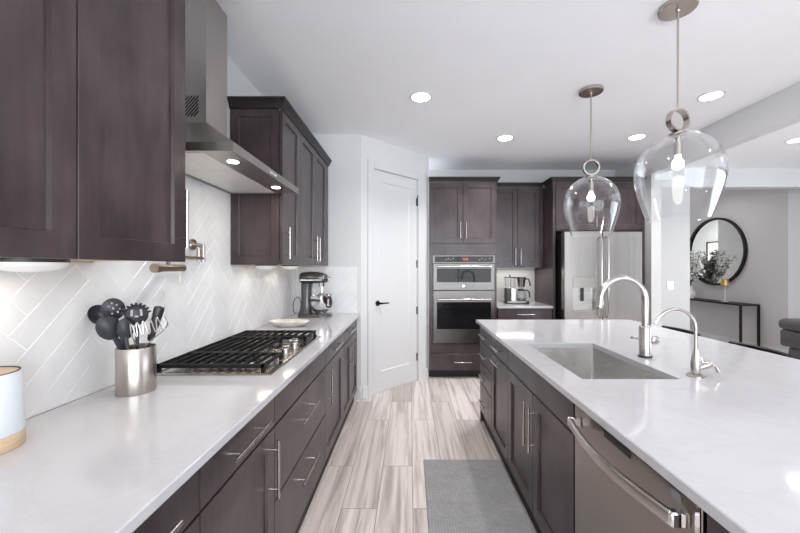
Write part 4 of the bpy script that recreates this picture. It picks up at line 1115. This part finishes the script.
# console table
t = thing('console_table', 'slim black metal console table under the round mirror', 'console table', (5.61, 6.6, 0))
KX0, KX1, KY0, KY1, KZ = 5.45, 5.775, 5.87, 7.55, 0.79
MB().rbox(KX0, KX1, KY0, KY1, KZ-0.028, KZ, 0.002).build('tabletop', BLACKM, t)
for x in (KX0, KX1-0.028):
    for y in (KY0, KY1-0.028): MB().box(x, x+0.028, y, y+0.028, 0, KZ-0.0285).build('leg', BLACKM, t)
m = MB(); m.box(KX0+0.0285, KX1-0.0285, KY0, KY0+0.028, 0.0, 0.02).box(KX0+0.0285, KX1-0.0285, KY1-0.028, KY1, 0.0, 0.02); m.build('stretcher', BLACKM, t)
# table lamp
lx, ly = 5.61, 6.34
t = thing('table_lamp', 'small slim lamp with a gold shade on the black console', 'lamp', (lx, ly, KZ+0.0005))
MB().lathe((lx, ly, KZ+0.0005), [(0.055, 0), (0.055, 0.008), (0.012, 0.014), (0.007, 0.02), (0.007, 0.34)], 24).build('stand', REEDC, t)
MB().lathe((lx, ly, KZ+0.3), [(0.062, 0), (0.050, 0.105), (0.046, 0.11), (0.0, 0.111)], 28, caps=False).build('lamp_shade', GOLD, t)
# vase of blossom
vx, vy = 5.56, 7.06
t = thing('flower_vase', 'vase of white blossom branches on the black console', 'vase', (vx, vy, KZ+0.0005))
MB().lathe((vx, vy, KZ+0.0005), [(0.0, 0.0), (0.06, 0), (0.085, 0.06), (0.08, 0.14), (0.045, 0.2), (0.04, 0.25), (0.034, 0.25), (0.036, 0.2), (0.07, 0.13), (0.0, 0.02)], 24, caps=False).build('vase_body', WHITEC, t)
rnd = random.Random(5); br = MB(); lf = MB(); bl = MB()
for k in range(44):
    th = rnd.uniform(0, 2*PI); sp = rnd.uniform(0.05, 0.42); hgt = rnd.uniform(0.15, 0.82)
    p0 = Vector((vx, vy, KZ+0.22)); p2 = Vector((vx+math.cos(th)*sp*0.36-0.04, vy+math.sin(th)*sp, KZ+0.26+hgt*(1.15-sp)))
    p1 = p0*0.5+p2*0.5+Vector((0, 0, 0.05))
    pts = [p0*(1-q)**2+p1*2*q*(1-q)+p2*q*q for q in [i/6 for i in range(7)]]
    br.tube(pts, 0.003, 5)
    for _ in range(26):
        q = rnd.uniform(0.35, 1.0); c = p0*(1-q)**2+p1*2*q*(1-q)+p2*q*q + Vector((rnd.uniform(-1, 1), rnd.uniform(-1, 1), rnd.uniform(-1, 1)))*0.035
        if c.x > 5.70: c.x = 5.70
        if rnd.random() < 0.80:
            s = rnd.uniform(0.013, 0.024); bl.sphere(c, s, s, s*0.7, 6, 4)
        else:
            u = Vector((rnd.uniform(-1, 1), rnd.uniform(-1, 1), rnd.uniform(-1, 1))).normalized(); v = u.orthogonal().normalized()
            L = rnd.uniform(0.025, 0.045)
            lf.loops([[c-u*L, c+v*L*0.35, c+u*L, c-v*L*0.35], [c-u*L+Vector((0, 0, .002)), c+v*L*0.35+Vector((0, 0, .002)), c+u*L+Vector((0, 0, .002)), c-v*L*0.35+Vector((0, 0, .002))]])
br.build('branches', STEMM, t); lf.build('leaves', LEAF, t, weld=False); bl.build('blossoms', BLOSSOM, t, weld=False)

# counter stools on the far side of the island
def stool(y, label):
    sx = 2.15
    t = thing('counter_stool', label, 'stool', (sx, y, 0), 'low-backed stools at the island')
    MB().rbox(sx-0.17, sx+0.17, y-0.19, y+0.19, 0.60, 0.66, 0.015).build('seat', LEATHER, t)
    m = MB(); rings = []
    for k in range(17):
        q = -1+2*k/16; yy = y+q*0.20; xx = sx+0.175-0.04*q*q
        rings.append([(xx, yy, 0.68), (xx+0.025, yy, 0.68), (xx+0.030, yy, 0.860), (xx+0.015, yy, 0.868), (xx+0.004, yy, 0.860)])
    m.loops(rings); m.build('backrest', BLACKM, t, sharp=50)
    for sgn in (-1, 1): MB().cyl((sx+0.15, y+sgn*0.12, 0.655), (sx+0.175, y+sgn*0.12, 0.70), 0.010, 8).build('back_post', BLACKM, t)
    for a in (-1, 1):
        for b in (-1, 1): MB().cyl((sx+a*0.18, y+b*0.18, 0), (sx+a*0.14, y+b*0.155, 0.60), 0.012, 8).build('leg', BLACKM, t)
    z = 0.22; qx, qy = 0.165, 0.171
    MB().tube([(sx-qx, y-qy, z), (sx+qx, y-qy, z), (sx+qx, y+qy, z), (sx-qx, y+qy, z)], 0.008, 8, closed=True).build('footrest', BLACKM, t)
stool(3.04, 'low-backed black stool behind the island, the one nearer the white wall')
stool(2.36, 'low-backed black stool behind the island, the one nearer the sofa')

# sofa in the living room, back towards the kitchen
t = thing('sofa', 'dark grey leather sofa at the right edge beyond the island', 'sofa', (5.05, 3.4, 0))
MB().rbox(4.66, 5.58, 2.30, 4.40, 0.10, 0.42, 0.03).build('base', LEATHER, t)
MB().rbox(4.62, 4.86, 2.26, 4.46, 0.4205, 0.63, 0.03).build('back_frame', LEATHER, t)
for y0 in (2.28, 3.37): MB().rbox(4.57, 4.94, y0, y0+1.08, 0.631, 0.768, 0.055).build('back_cushion', LEATHER, t)
for y0 in (2.52, 3.37): MB().rbox(4.95, 5.62, y0, y0+0.83, 0.421, 0.54, 0.04).build('seat_cushion', LEATHER, t)
for y0 in (2.26, 4.21): MB().rbox(4.95, 5.58, y0, y0+0.22, 0.421, 0.62, 0.03).build('armrest', LEATHER, t)
for x in (4.72, 5.46):
    for y in (2.36, 4.28): MB().cyl((x, y, 0), (x, y, 0.0995), 0.02, 10).build('foot', BLACKM, t)
